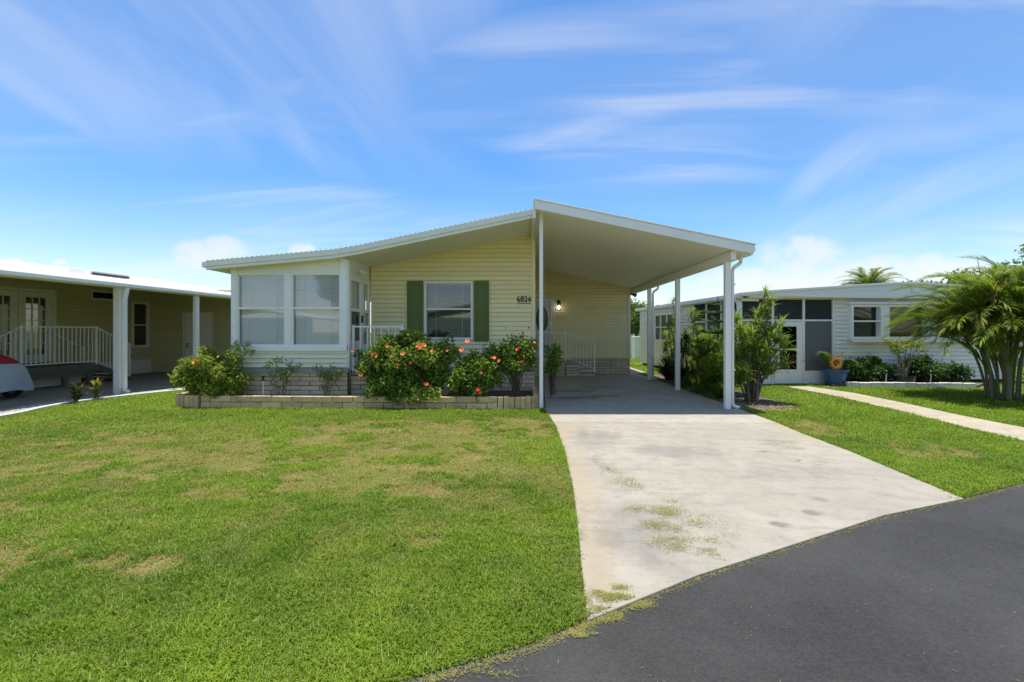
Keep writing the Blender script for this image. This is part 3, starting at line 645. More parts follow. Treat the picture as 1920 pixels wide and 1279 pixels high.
def soldiers(pl_):
    pts = pts_curve([(x_, y_, 0) for x_, y_ in pl_], 40); acc = 0.; last = pts[0]; nxt = .052
    for p, q in zip(pts[:-1], pts[1:]):
        acc += (q-p).length
        if acc >= nxt:
            put('brick', random.choice(SOL), bp_, (q.x, q.y, .12+random.uniform(-.008, .008)), (random.uniform(-.03, .03), random.uniform(-.02, .02), math.atan2(q.y-p.y, q.x-p.x)), (1, 1, 1)); nxt += .106
soldiers([(-6.30, 9.13), (-6.62, 9.17), (-6.88, 9.32), (-6.95, 9.6), (-6.8, 9.85)]); soldiers([(-.44, 9.08), (0.0, 9.085), (.24, 9.16), (.30, 9.35), (.30, 10.9)])
# the dark core inside the planter is real soil
# ------------------------------------------------------------------ left neighbour
NL = thing('neighbour_house', 'olive beige house with white metal roof and deep side porch, at left', 'house', (-9.71, 11.2, 0), R(-4.8), local=True)
fw_ = frame(-4.4, 0, 0, 1)                       # porch wall faces +x, a = local y
zc = lambda a: 2.98
wall(NL, fw_, -6, 5.55, .50, 2.98, .115, [(.28, 2.22, .58, 2.73), (3.29, 4.30, 2.55, 2.83), (4.74, 5.42, .95, 2.56)], 'olive_siding', 'porch_wall')
box('skirting', 'warm_white', NL, -6, 5.55, -.06, .004, 0, .5, fw_)
fdw = MB().box(.28, .36, -.05, .05, .58, 2.73, fw_).box(2.14, 2.22, -.05, .05, .58, 2.73, fw_).box(.36, 2.14, -.05, .045, 2.65, 2.73, fw_).build('door_frame', 'warm_white', NL, bevel=.005)
for a in (.37, 1.26):
    dd = MB().box(a, a+.17, -.03, .02, .6, 2.64, fw_).box(a+.70, a+.87, -.03, .02, .6, 2.64, fw_).box(a+.17, a+.70, -.03, .018, 2.48, 2.64, fw_).box(a+.17, a+.70, -.03, .018, .6, .85, fw_).build('french_door', 'warm_white', NL, bevel=.004)
    for i in (1, 2): box('glazing_bar', 'warm_white', dd, a+.17+.53*i/3-.012, a+.17+.53*i/3+.012, -.01, .014, .85, 2.48, fw_)
    for i in range(1, 5): box('glazing_bar', 'warm_white', dd, a+.17, a+.70, -.01, .012, .85+1.63*i/5-.012, .85+1.63*i/5+.012, fw_)
    for i in range(3):
        for j in range(5): box('pane', 'clear_glass', dd, a+.17+.53*i/3+.012, a+.17+.53*(i+1)/3-.012, -.008, -.004, .85+1.63*j/5+.012, .85+1.63*(j+1)/5-.012, fw_)
    box('blind', 'blind', dd, a+.17, a+.70, -.10, -.08, 1.0, 2.25, fw_)
    if a > 1: 
        i_ = MB(); q = [(.22, .5), (2.28, .5), (2.28, 2.8), (.22, 2.8)]; i_.add([fw_(u, -.102, v) for u, v in q]+[fw_(u, -.8, v) for u, v in q], [(4, 5, 6, 7), (0, 1, 5, 4), (1, 2, 6, 5), (2, 3, 7, 6), (3, 0, 4, 7)]).build('interior', 'dark_room', NL)
        MB().tube([fw_(a+.06, .02, 1.55), fw_(a+.06, .06, 1.55), fw_(a+.0, .07, 1.55)], .014, 8).build('handle', 'black_paint', dd)
window(NL, fw_, 3.29, 4.30, 2.55, 2.83, fw=.04, mat='warm_white', gl='dark_glass')
window(NL, fw_, 4.72, 5.44, .93, 2.58, rails=(1.74,), fw=.09, mat='warm_white', gl='clear_glass', blind=None)
fsd = frame(-4.4, 5.55, 1, 0)
wall(NL, fsd, 0, 4.6, .0, 3.0, .115, [(1.34, 2.45, .0, 2.14)], 'olive_siding', 'shed_wall')
sdr = box('shed_door', 'warm_white', NL, 1.335, 2.455, -.06, -.02, .0, 2.15, fsd)
box('shed_door_trim', 'warm_white', NL, 1.28, 1.34, -.02, .04, .0, 2.20, fsd); box('shed_door_trim', 'warm_white', NL, 1.342, 2.45, -.02, .04, 2.13, 2.20, fsd); box('corner_trim', 'olive_siding', NL, -4.47, -4.37, 5.5, 5.72, .0, 3.0); box('shed_backing', 'olive_siding', NL, -4.5, .2, 5.76, 5.8, 0, 3.02)
for z_ in (.95, 1.05): MB().tube([fsd(1.44, -.005, z_), fsd(1.44, .05, z_)], .025, 8).build('knob', 'black_paint', sdr)
box('end_wall', 'olive_siding', NL, .15, .2, 5.6, 7.2, 0, 2.6)
lroof = MB().ext([(.12, 2.56), (.12, 2.68), (-5.4, 3.58), (-11, 2.7), (-11, 2.6), (-5.4, 3.44), (-4.4, 2.99), (0, 2.57)], -7.5, 7.3).build('roof', 'roof_white', NL)
MB().ext([(-4.4, 2.98), (-.02, 2.562), (-.02, 2.55), (-4.4, 2.968)], -7.4, 5.6).build('porch_ceiling', 'olive_siding', NL)
box('fascia', 'white_metal', NL, .125, .16, -7.6, 7.4, 2.55, 2.70, bevel=.005)
box('gutter', 'white_metal', NL, .163, .25, -7.6, 7.35, 2.57, 2.67, bevel=.02)
for y_ in (-5, 0, 2.42): box('porch_post', 'white_metal', NL, -.09 if y_ != 2.42 else -.05, .09 if y_ != 2.42 else .05, y_-.09, y_+.05, .0, 2.57, bevel=.008)
MB().tube([(.19, .0, 2.57), (.17, 0, 2.45), (.13, 0, 2.3), (.13, 0, .28)]+pts_curve([(.13, 0, .18), (.14, -.01, .10), (.20, -.03, .06), (.27, -.05, .05)], 3), .055, 8).build('downspout', 'white_metal', NL, smooth=True)
rz_ = lambda x_: 2.68+(-x_+.12)*.163
for (y0, y1, xx, w) in ((.62, 1.0, -2.4, .34), (1.25, 2.45, -2.5, .32)):
    sk = MB().box(xx-w, xx+w, y0, y1, rz_(xx)-.12, rz_(xx)+.085).build('roof_vent', 'roof_white', lroof, bevel=.01)
MB().box(-2.2, -2.155, .68, .94, rz_(-2.2)+.02, rz_(-2.2)+.075).box(-2.18, -2.135, 1.3, 2.4, rz_(-2.2)+.02, rz_(-2.2)+.07).build('vent_opening', 'dark_room', lroof)
box('wall_tap', 'black_paint', NL, 4.5, 4.68, .005, .06, .62, .68, fw_)
tag(MB().prism([(-14.3, 2), (-10.3, 4.2), (-9.95, 8.4), (-9.55, 11.15), (-8.9, 18.5), (-14.3, 18.5)], -.05, .008).build('porch_slab', 'slab_concrete'), kind='structure')
# deck with rails
DK = thing('porch_deck', 'raised dark wood deck with white picket rails and stairs at left porch', 'deck', (-9.71, 11.2, 0), R(-4.8), local=True)
for k in range(11): box('deck_board', 'deck_wood', DK, -4.35+k*.152, -4.21+k*.152, -.05, 1.95, .545, .58)
for b in ((-2.70, -2.66, -.03, 1.93), ): box('rim_board', 'deck_wood', DK, b[0], b[1], b[2], b[3], .40, .543); box('lower_board', 'deck_wood', DK, b[0]-.05, b[1]-.05, b[2]+.05, b[3]-.05, .27, .40)
box('skirt_board', 'warm_white', DK, -3.2, -3.17, -.1, 1.9, .02, .26)
for y_ in (.02, 1.08, 1.72): box('deck_post', 'deck_wood', DK, -2.80, -2.705, y_-.05, y_+.05, 0, .40)
for k in range(4): box('stair_tread', 'deck_wood', DK, -4.2, -2.72, 1.96+k*.25, 2.2+k*.25, .42-.13*k, .46-.13*k)
MB().add([(-2.70, 1.95, .56), (-2.70, 1.95, .38), (-2.70, 3.0, .0), (-2.70, 3.05, .06), (-2.66, 1.95, .56), (-2.66, 1.95, .38), (-2.66, 3.0, .0), (-2.66, 3.05, .06)], [(0, 1, 2, 3), (7, 6, 5, 4), (0, 3, 7, 4), (1, 5, 6, 2), (2, 6, 7, 3)]).build('stair_stringer', 'deck_wood', DK)
for k in range(4): box('stair_tread', 'deck_wood', DK, -4.2, -2.72, -.30-k*.25, -.06-k*.25, .42-.13*k, .46-.13*k)
railing(DK, (-2.70, 0), (-2.70, 1.9), .58, .58, 1.06, .115); railing(DK, (-2.70, 1.9), (-2.70, 2.95), .58, .06, 1.06, .105, post0=False); railing(DK, (-2.70, -1.0), (-2.70, 0), .02, .58, 1.06, .115, post1=False)
railing(DK, (-4.3, 1.95), (-4.3, 2.95), .58, .06, .95, .2, post0=False)
# covered scooter
SC = thing('covered_scooter', 'scooter under a grey cover with red top at the left edge', 'scooter', (-11.62, 9.75, 0), R(-4.8), local=True)
def cover(lo_, hi_, off, name, mat):
    m = MB(); n = 56; rows = 12
    prof = [(1.0, .18), (.99, .3), (.96, .42), (.93, .55), (.88, .68), (.80, .80), (.70, .91), (.58, 1.0), (.44, 1.07), (.28, 1.115), (.13, 1.135), (.02, 1.14)]
    for i, (rr, z_) in enumerate(prof):
        for k in range(n):
            t = 2*math.pi*k/n; fold = 1+.045*math.sin(7*t+1.1*i*.25)*(1-i/12)+.03*math.sin(13*t+.5)*(1-i/12)
            ex = .46*math.copysign(abs(math.cos(t))**.8, math.cos(t)); ey = 1.0*math.copysign(abs(math.sin(t))**.8, math.sin(t))
            hz = z_*(1-.16*math.sin(t)*(z_ > .6)*(z_-.6)) if z_ > .6 else z_+.03*math.sin(5*t)
            m.v.append((ex*(rr*fold+off), ey*(rr*fold+off), hz+off*.6))
    for i in range(lo_, hi_):
        for k in range(n): m.f.append((i*n+k, i*n+(k+1) % n, (i+1)*n+(k+1) % n, (i+1)*n+k))
    return m.build(name, mat, SC, smooth=True)
cover(0, 5, 0, 'cover', 'cover_grey'); cover(5, 11, 0.0, 'cover_top', 'cover_red')
for y_ in (-.72, .72):
    m = MB()
    for k in range(20):
        t = 2*math.pi*k/20
        for q in range(8): u = 2*math.pi*q/8; m.v.append((.05*math.cos(u), y_+(.19+.05*math.sin(u))*math.cos(t), .24+(.19+.05*math.sin(u))*math.sin(t)))
    for k in range(20):
        for q in range(8): m.f.append((k*8+q, k*8+(q+1) % 8, ((k+1) % 20)*8+(q+1) % 8, ((k+1) % 20)*8+q))
    m.build('tyre', 'rubber', SC, smooth=True)
# kerb edging and gravel strip
KB = [(-9.25, 5.5), (-9.12, 7.0), (-9.10, 8.2), (-9.36, 9.26), (-9.26, 10.3), (-8.75, 11.4), (-8.55, 11.75)]
kc = pts_curve([(x_, y_, 0) for x_, y_ in KB], 8); m = MB()
for p, q in zip(kc[:-1], kc[1:]):
    dv = (q-p).normalized(); nn = Vector((-dv.y, dv.x, 0))*.045
    vs = [p-nn, q-nn, q+nn, p+nn]; m.add([(v.x, v.y, -.02) for v in vs]+[(v.x, v.y, .045) for v in vs], [(4, 5, 6, 7), (0, 1, 5, 4), (2, 3, 7, 6), (1, 2, 6, 5), (3, 0, 4, 7)])
tag(m.build('kerb_edging', 'kerb_white', bevel=.008), kind='structure')
tag(MB().prism([(x_, y_) for x_, y_ in KB]+[(-8.9, 12.6), (-9.4, 11.2), (-9.75, 9.5), (-9.95, 7.0), (-10.1, 5.5)], -.03, .018).build('gravel_bed', 'gravel'), kind='structure')
g_ = np.random.default_rng(5)
def pebbles(name, poly_fn, n, sz, mat, label):
    P_ = poly_fn(n); V = []
    base = np.array([(1, 0, 0), (0, 1, 0), (-1, 0, 0), (0, -1, 0), (0, 0, 1), (0, 0, -1)], float); tri = [(0, 1, 4), (1, 2, 4), (2, 3, 4), (3, 0, 4), (1, 0, 5), (2, 1, 5), (3, 2, 5), (0, 3, 5)]
    for p in P_:
        s_ = g_.uniform(.5, 1.2)*sz; a = g_.uniform(0, 6.3); rm = np.array([[math.cos(a), -math.sin(a), 0], [math.sin(a), math.cos(a), 0], [0, 0, 1]])
        b = (base*np.array([1.2, .9, .6])*g_.uniform(.7, 1.2, (6, 1))*s_)@rm.T+p
        for t in tri: V += [b[t[0]], b[t[1]], b[t[2]]]
    return tag(link(name, np_mesh(name, np.array(V), 3, mat, {}), None), label, None, None, 'stuff')
def along(n):
    t = g_.uniform(0, len(kc)-1.01, n); i = t.astype(int); a = np.array([tuple(p) for p in kc]); p = a[i]*(1-(t-i))[:, None]+a[i+1]*(t-i)[:, None]
    p[:, 0] -= g_.uniform(.06, .5, n); p[:, 2] = .02; return p
pebbles('gravel_stones', along, 1500, .022, 'gravel', 'loose pale gravel along the left porch slab')

# ------------------------------------------------------------------ right neighbour
NR = thing('neighbour_house', 'pale grey house with white bowed roof and dark screened porch, at right', 'house', (6.16, 13.4, 0), R(4.8), local=True)
ff = frame(0, 0, 1, 0)
top = lambda a: float(np.interp(a, [-.4, 2.87, 5.06, 8.5], [2.50, 2.44, 2.44, 2.40]))
wall(NR, ff, 2.87, 8.4, .1, 2.46, .115, [(3.24, 6.75, 1.28, 2.28)], 'grey_siding', 'front_wall')
window(NR, ff, 3.24, 6.75, 1.28, 2.28, rails=((1.80,), (), (1.80,)), mulls=((4.13, 4.40), (5.55, 5.82)), fw=.075, gl='dark_glass', out=.16, blind=None, inner='blind_grey', deep=.14)
MB().ext([(3.2, 1.275), (6.79, 1.275), (6.7, 1.20), (3.3, 1.20)], .0, .18, lambda a, b, z: ff(a, b, z)).build('bay_shelf', 'white_paint', NR, bevel=.004)
box('window_head', 'white_paint', NR, 3.18, 6.81, .0, .20, 2.285, 2.34, ff, .004)
rprof = [(-.12, 2.57), (.5, 2.63), (2.0, 2.73), (3.6, 2.84), (4.6, 2.90), (5.3, 2.90), (6.6, 2.82), (8.8, 2.66)]
rr_ = MB().ext([(a, z_) for a, z_ in rprof]+[(8.8, 2.5), (5.1, 2.72), (-.12, 2.49)], -.25, 8.6).build('roof', 'roof_white', NR)
MB().ext([(a, z_-.012) for a, z_ in rprof[1:]]+[(8.8, 2.44), (5.1, 2.455), (2.9, 2.46), (.3, 2.52)], -.24, -.20).build('front_fascia', 'white_metal', NR, bevel=.004)
MB().ext([(a, z_+.012) for a, z_ in rprof]+[(a, z_-.055) for a, z_ in rprof[::-1]], -.29, -.252).build('rake_trim', 'white_metal', NR, bevel=.004)
box('seam_plate', 'white_metal', NR, 4.98, 5.2, -.27, -.243, 2.62, 2.80)
MB().ext([(.2, 2.45), (.2, 2.51), (8.4, 2.47), (8.4, 2.44)], -.2, .0).build('front_soffit', 'warm_white', NR)
fsl = frame(0, 8.2, 0, -1)                        # side wall faces -x, a = 9.8 - local y
wall(NR, fsl, 0, 5.35, .1, 2.5, .115, [(1.85, 4.45, 1.12, 2.22)], 'grey_siding', 'side_wall')
window(NR, fsl, 1.85, 4.45, 1.12, 2.22, rails=((1.68,), (1.68,), (1.68,), (1.68,)), mulls=((2.45, 2.52), (3.08, 3.15), (3.72, 3.79)), fw=.06, gl='dark_glass', inner='dark_room')
MB().ext([(-.115, 2.44), (-.115, 2.488), (.02, 2.488), (.02, 2.44)], -.2, 8.55).build('side_soffit', 'warm_white', NR)
# screened porch
cols = [(0, .12), (1.0, 1.06), (1.92, 1.98), (2.81, 2.87)]
for a, b in cols: box('porch_post', 'white_metal', NR, a, b, -.08, 0, .0, 2.47, ff, .006)
for (a, b) in ((.12, 1.0), (1.06, 1.92), (1.98, 2.81)):
    box('transom_rail', 'white_metal', NR, a, b, -.07, -.02, 1.80, 1.85, ff, .004); box('top_rail', 'white_metal', NR, a, b, -.07, -.02, 2.42, 2.46, ff, .004)
    box('screen_panel', 'insect_screen', NR, a, b, -.05, -.048, 1.85, 2.42, ff)
for (a, b) in ((.12, 1.0), (1.98, 2.81)):
    box('kick_panel', 'white_metal', NR, a, b, -.06, -.02, .0, .38, ff, .004); box('lower_screen', 'privacy_screen', NR, a, b, -.05, -.048, .38, 1.80, ff)
d2 = MB().box(1.07, 1.22, -.06, .0, .02, 1.79, ff).box(1.74, 1.91, -.06, .0, .02, 1.79, ff).box(1.22, 1.74, -.06, -.002, 1.65, 1.79, ff).box(1.22, 1.74, -.06, -.002, .02, .42, ff).box(1.22, 1.74, -.05, -.01, .98, 1.02, ff).build('screen_door', 'white_paint', NR, bevel=.005)
box('pane', 'dark_glass', d2, 1.22, 1.74, -.03, -.026, .42, .98, ff); box('pane', 'dark_glass', d2, 1.22, 1.74, -.03, -.026, 1.02, 1.65, ff); box('letter_slot', 'steel', d2, 1.44, 1.5, -.002, .006, .33, .36, ff); box('interior', 'dark_room', d2, 1.2, 1.76, -.09, -.08, .4, 1.7, ff)
fsp = frame(0, 2.85, 0, -1)
for a in (0, .9, 1.85): box('porch_post', 'white_metal', NR, a, a+.06, -.06, 0, 0, 2.47, fsp, .005)
for a, b in ((.06, .9), (.96, 1.85), (1.91, 2.73)):
    box('screen_panel', 'insect_screen', NR, a, b, -.04, -.038, 1.85, 2.42, fsp); box('lower_screen', 'privacy_screen', NR, a, b, -.04, -.038, .38, 1.80, fsp); box('kick_panel', 'white_metal', NR, a, b, -.05, -.02, 0, .38, fsp); box('transom_rail', 'white_metal', NR, a, b, -.06, -.015, 1.80, 1.85, fsp); box('top_rail', 'white_metal', NR, a, b, -.06, -.015, 2.42, 2.5, fsp)
box('porch_back_wall', 'ledge_grey', NR, .05, 2.87, 2.9, 2.95, 0, 2.5); box('porch_side_wall', 'ledge_grey', NR, 2.88, 2.93, .11, 2.9, 0, 2.42); box('porch_floor', 'ledge_grey', NR, .05, 2.87, .09, 2.9, -.02, .03); box('porch_ceiling', 'ledge_grey', NR, .02, 2.86, .02, 2.95, 2.47, 2.485)
box('inner_window', 'dark_room', NR, 1.9, 2.5, 2.86, 2.9, 1.2, 2.2)
box('far_wall', 'grey_siding', NR, .1, 8.3, 8.1, 8.19, 0, 2.5); box('inner_wall', 'grey_siding', NR, 8.35, 8.4, .1, 8.1, 0, 2.42)
MB().tube(pts_curve([(-.2, .1, 2.5), (-.1, .02, 2.42), (-.03, -.02, 2.3), (-.03, -.03, 2.1)], 4)+[Vector((-.03, -.03, .2))]+pts_curve([(-.03, -.03, .15), (-.05, -.06, .06), (-.12, -.1, .04)], 3), .04, 8).build('downspout', 'white_metal', NR, smooth=True)
box('porch_light', 'warm_white', NR, .05, .55, .02, .10, 2.36, 2.44, ff, .01)
box('wall_ornament', 'black_paint', NR, 6.55, 6.85, .02, .05, 1.5, 1.75, ff)

# ------------------------------------------------------------------ far things
FH = thing('far_house', 'white far house seen through the gap beside the palm clump', 'house', (22.5, 22, 0))
ffh = frame(0, 21, 1, 0)
wall(FH, ffh, 18.2, 27, .35, 2.7, .2, [], 'grey_siding', 'front_wall'); box('skirting', 'ledge_grey', FH, 18.2, 27, 21.0, 21.1, 0, .35)
MB().ext([(17.8, 2.7), (22.6, 3.5), (27.4, 2.7), (27.4, 2.6), (22.6, 3.3), (17.8, 2.6)], 20.7, 27).build('roof', 'roof_white', FH)
for a in (19.6, 22.4): window(FH, ffh, a, a+1.2, 1.2, 2.3, rails=(1.75,), gl='dark_glass')
def added_street_house(x0, x1, y_, label):  # unseen house behind the camera, added to give the windows something to reflect
    OH = thing('added_street_house', label, 'house', ((x0+x1)/2, y_-5, 0), group='unseen houses added across the road'); f = frame(0, y_, -1, 0)
    wall(OH, f, -x1, -x0, .4, 2.7, .25, [], 'cream_siding', 'front_wall'); box('skirting', 'ledge_grey', OH, x0, x1, y_-.1, y_, 0, .4)
    for k in (.15, .45, .75): window(OH, f, -x1+(x1-x0)*k, -x1+(x1-x0)*k+1.4, 1.2, 2.3, rails=(1.75,), gl='dark_glass')
    xm = (x0+x1)/2; MB().ext([(x0-.6, 2.7), (xm, 3.9), (x1+.6, 2.7), (x1+.6, 2.55), (xm, 3.7), (x0-.6, 2.55)], y_-9, y_+.4).build('roof', 'roof_white', OH)
added_street_house(-11, 3, -18, 'unseen cream house added straight across the road for the main window reflection')
added_street_house(-34, -18, -21, 'unseen cream house added across the road to the left for sunroom pane reflections')
added_street_house(30, 46, -20, 'unseen cream house added across the road to the right for grey house window reflections')
FR = thing('far_railing', 'thin white stair rail before the far white house', 'railing', (20, 20.6, 0))
railing(FR, (19.6, 20.5), (21.2, 20.5), .1, .1, .9, .2)
FF = thing('white_fence', 'short white panel fence beyond the back corner of the yellow house', 'fence', (5.6, 29, 0))
for k in range(12): box('fence_picket', 'white_metal', FF, 5.6+.12*k, 5.71+.12*k, 29.0, 29.03, .03, 1.25+.05*(k > 5), bevel=.004)
for k in range(3): box('fence_post', 'white_metal', FF, 5.55+.7*k, 5.63+.7*k, 29.04, 29.12, 0, 1.35)
for z_ in (.3, 1.0): box('fence_rail', 'white_metal', FF, 5.55, 7.0, 29.032, 29.06, z_, z_+.09)
TK = thing('storage_box', 'white upright storage cabinet on the grass behind the carport', 'cabinet', (6.55, 26.3, 0))
box('body', 'white_metal', TK, 6.3, 6.85, 26.0, 26.6, .0, 1.16, bevel=.02); box('lid', 'white_metal', TK, 6.27, 6.88, 25.97, 26.63, 1.165, 1.23, bevel=.02); box('door_gap', 'ledge_grey', TK, 6.57, 6.58, 25.995, 26.0, .1, 1.1)

# ------------------------------------------------------------------ plants
def stems(parent, base, tips, r0, mat, name='stem', seed=3):
    g = random.Random(seed); m = MB()
    for t in tips:
        b = Vector(base)+Vector((g.uniform(-.06, .06), g.uniform(-.06, .06), 0)); t = Vector(t); mid = b.lerp(t, .5)+Vector((g.uniform(-.08, .08), g.uniform(-.08, .08), .06))
        m.tube(pts_curve([b, mid, t], 4), [r0*(1-.75*i/8) for i in range(9)], 5)
    return m.build(name, mat, parent)
def ball_clumps(cx, cy, cz, rx, ry, rz, n, r0, r1, seed):
    g = np.random.default_rng(seed); out = []
    while len(out) < n:
        d = unit(g.normal(size=(1, 3)))[0]*g.random()**.4
        p = (cx+d[0]*rx, cy+d[1]*ry, cz+d[2]*rz); r = g.uniform(r0, r1)
        out.append((*p, r, r*g.uniform(.7, 1.0)))
    return out
def shrub(name, label, c, e, n, per, mat, ln, w, seed, r=(.12, .2), stem='dark_stem', group=None, nst=9, extra=(), zmin=.1):
    t = thing(name, label, 'shrub', (c[0], c[1], .05), group=group)
    cl = ball_clumps(*c, *e, n, *r, seed)+[tuple(x_) for x_ in extra]
    off = OFF[t.name]; link('crown', crown_mesh(name, cl, per, ln, w, mat, off, seed=seed, zmin=zmin), None, t)
    stems(t, (c[0], c[1], .1), [q[:3] for q in cl[:nst]], .016, stem, seed=seed); return t
def flower_mesh(mat, seed):
    m = MB(); g = random.Random(seed)
    for k in range(5):
        a = 2*math.pi*k/5+g.uniform(-.1, .1); m.strap((.004*math.cos(a), .004*math.sin(a), 0), a, R(62), .062, .06, R(70), 3, taper=(.3, 1, 1.05, .6))
    m.tube([(0, 0, 0), (0, 0, .05)], .004, 5); return m.mesh('flower', mat)
FLW = [flower_mesh('petal_coral', 1), flower_mesh('petal_coral', 2), flower_mesh('petal_red', 3)]
def flower(parent, x_, y_, z_, kind=0, s=1.):
    s *= .70*random.uniform(.6, 1.15)
    put('flower', FLW[kind], parent, (x_, y_, z_), (R(random.uniform(45, 85)), 0, R(random.uniform(-50, 50))), (s, s, s))
PG = 'hibiscus bushes in the brick planter'
b1 = shrub('hibiscus_bush', 'rounded light green bush at the left end of the brick planter', (-6.15, 9.3, .68), (.70, .30, .50), 60, 60, 'bright_leaf', .062, .04, 21, (.12, .19), group=PG, extra=[(-5.75, 9.4, 1.2, .1), (-5.55, 9.4, 1.22, .08), (-5.45, 9.35, 1.1, .08), (-6.5, 9.4, .35, .2), (-6.7, 9.4, .45, .15), (-6.1, 9.35, .3, .2), (-5.7, 9.35, .35, .18)])
for x_, z_ in [(-6.33, .94), (-6.22, .97), (-6.15, .91), (-6.27, .90), (-5.8, 1.01)]: flower(b1, x_, 8.92, z_, 0, .95)
b2 = shrub('hibiscus_bush', 'largest flowering bush in the planter, covered with coral blooms', (-2.38, 9.38, .78), (.90, .38, .60), 90, 52, 'hibiscus_leaf', .075, .052, 22, (.14, .23), group=PG, extra=[(-2.9, 9.1, .3, .16), (-2.4, 9.02, .28, .2), (-2.0, 9.02, .26, .2), (-1.7, 9.08, .3, .18), (-2.2, 9.3, 1.40, .15), (-2.35, 9.3, 1.43, .1), (-2.05, 9.3, 1.45, .08), (-3.2, 9.4, .8, .12), (-3.25, 9.4, 1.05, .1), (-2.6, 9.05, .45, .2), (-1.5, 9.4, 1.2, .2)], nst=14)
for i, (x_, z_) in enumerate([(-3.22, 1.13), (-2.82, 1.08), (-2.72, 1.03), (-2.57, 1.21), (-2.43, 1.04), (-2.37, .92), (-2.32, .82), (-2.11, .91), (-2.74, .83), (-2.24, 1.07), (-1.94, 1.27), (-1.91, 1.18), (-1.68, 1.13), (-1.8, .49), (-3.05, .68), (-1.97, 1.22), (-1.86, 1.22)]): flower(b2, x_, 8.90 if z_ < 1.1 else 8.98, z_, 0 if z_ > .95 else (2 if i % 2 else 1), 1.15)
b3 = shrub('hibiscus_bush', 'medium green bush with a few coral blooms, middle right of the planter', (-.98, 9.36, .70), (.55, .34, .46), 50, 46, 'hibiscus_leaf', .07, .048, 23, (.12, .2), group=PG, extra=[(-.8, 9.15, .3, .16), (-.95, 9.2, .4, .18), (-1.3, 9.3, 1.1, .14), (-.6, 9.4, 1.15, .15)])
for x_, z_, k in [(-1.39, 1.13, 0), (-1.12, 1.15, 0), (-1.01, 1.31, 0), (-.8, .34, 2), (-.80, .39, 2), (-.75, .72, 0)]: flower(b3, x_, 8.93, z_, k, 1.1)
b4 = shrub('hibiscus_bush', 'dark open bush with bare lower branches beside the front carport post', (-.10, 9.42, 1.02), (.46, .32, .36), 36, 40, 'hibiscus_leaf', .07, .045, 24, (.12, .19), group=PG, nst=24, extra=[(.2, 9.5, 1.25, .15), (-.2, 9.5, 1.3, .14), (0.0, 9.5, 1.36, .12), (.22, 9.4, .9, .13), (-.45, 9.4, .55, .14)])
for x_, z_, k in [(-.5, .99, 1), (-.4, .94, 1), (.04, .93, 2), (.26, 1.29, 0), (-.05, 1.15, 2)]: flower(b4, x_, 9.0, z_, k, 1.)
for x_, z_ in [(-.3, 1.57), (-.07, 1.52), (.17, 1.57)]: flower(b4, x_, 9.4, z_, 2, .6); put('flower_stalk', BAL, b4, (x_, 9.41, z_-.25), (0, 0, 0), (.006, .006, .24))
def sparse(label, x_, y_, seed, h, spread):
    g = random.Random(seed); t = thing('sparse_bush', label, 'shrub', (x_, y_, .1), group='sparse bushes before the sunroom'); m = MB(); tips = []
    for k in range(7):
        a = g.uniform(0, 6.28); r = g.uniform(.3, 1)*spread; p0 = Vector((x_+g.uniform(-.05, .05), y_, .1)); p1 = Vector((x_+r*math.cos(a)*.5, y_+r*math.sin(a)*.25, .1+h*g.uniform(.35, .5))); p2 = Vector((x_+r*math.cos(a), y_+r*math.sin(a)*.3, .1+h*g.uniform(.7, 1)))
        m.tube(pts_curve([p0, p1, p2], 4), [.011-.001*i for i in range(9)], 5); tips += [p1, p2, p1.lerp(p2, .6)]
        for q in range(2):
            p3 = p1.lerp(p2, g.uniform(.2, .8)); p4 = p3+Vector((g.uniform(-.22, .22), g.uniform(-.1, .1), g.uniform(.05, .2))); m.tube([p3, p4], [.006, .003], 4); tips += [p4, p4]
    m.build('stem', 'stem', t); cl = [(p.x, p.y, p.z, g.uniform(.05, .09)) for p in tips]
    link('crown', crown_mesh('sparse', cl, 20, .05, .032, 'sparse_leaf', OFF[t.name], seed=seed), None, t)
sparse('thin leggy bush in front of the sunroom, nearer the left bush', -4.78, 9.32, 4, .85, .48); sparse('smaller thin leggy bush in front of the right sunroom window', -3.88, 9.3, 8, .75, .34)
shrub('potted_shrub', 'green shrub on the carport slab just behind the front post', (.72, 10.4, .85), (.20, .2, .42), 14, 30, 'hibiscus_leaf', .08, .05, 31, (.1, .16), nst=8)
def stake_light(x_, y_, z0, h, label, tilt=0.):
    t = thing('path_light', label, 'path light', (x_, y_, z0), group='stake lights in the beds')
    MB().tube([(x_, y_, z0-.05), (x_+tilt, y_, z0+h*.8)], .012, 8).build('stake', 'kerb_white', t)
    MB().lathe([(.018, z0+h*.8), (.022, z0+h*.84), (.016, z0+h*.88), (.02, z0+h*.93), (.034, z0+h*.95), (.012, z0+h)], x_+tilt, y_, 12).build('lamp_head', 'black_paint', t)
stake_light(-5.12, 9.25, .12, .50, 'white stake light with black cap in the brick planter'); 
def croton(label, x_, y_, mat, s, seed):
    g = random.Random(seed); t = thing('croton_plant', label, 'plant', (x_, y_, 0), group='crotons along the left gravel bed'); m = MB()
    for k in range(26): m.strap((x_+g.uniform(-.04, .04)*s, y_+g.uniform(-.04, .04)*s, .04+g.uniform(0, .22)*s), g.uniform(0, 6.28), R(g.uniform(20, 85)), .2*s*g.uniform(.7, 1.2), .055*s, R(55), 4, taper=(.25, .9, 1, .7, .05))
    m.build('foliage', mat, t, lv=4); MB().tube([(x_, y_, 0), (x_, y_, .25*s)], .012, 6).build('stem', 'dark_stem', t)
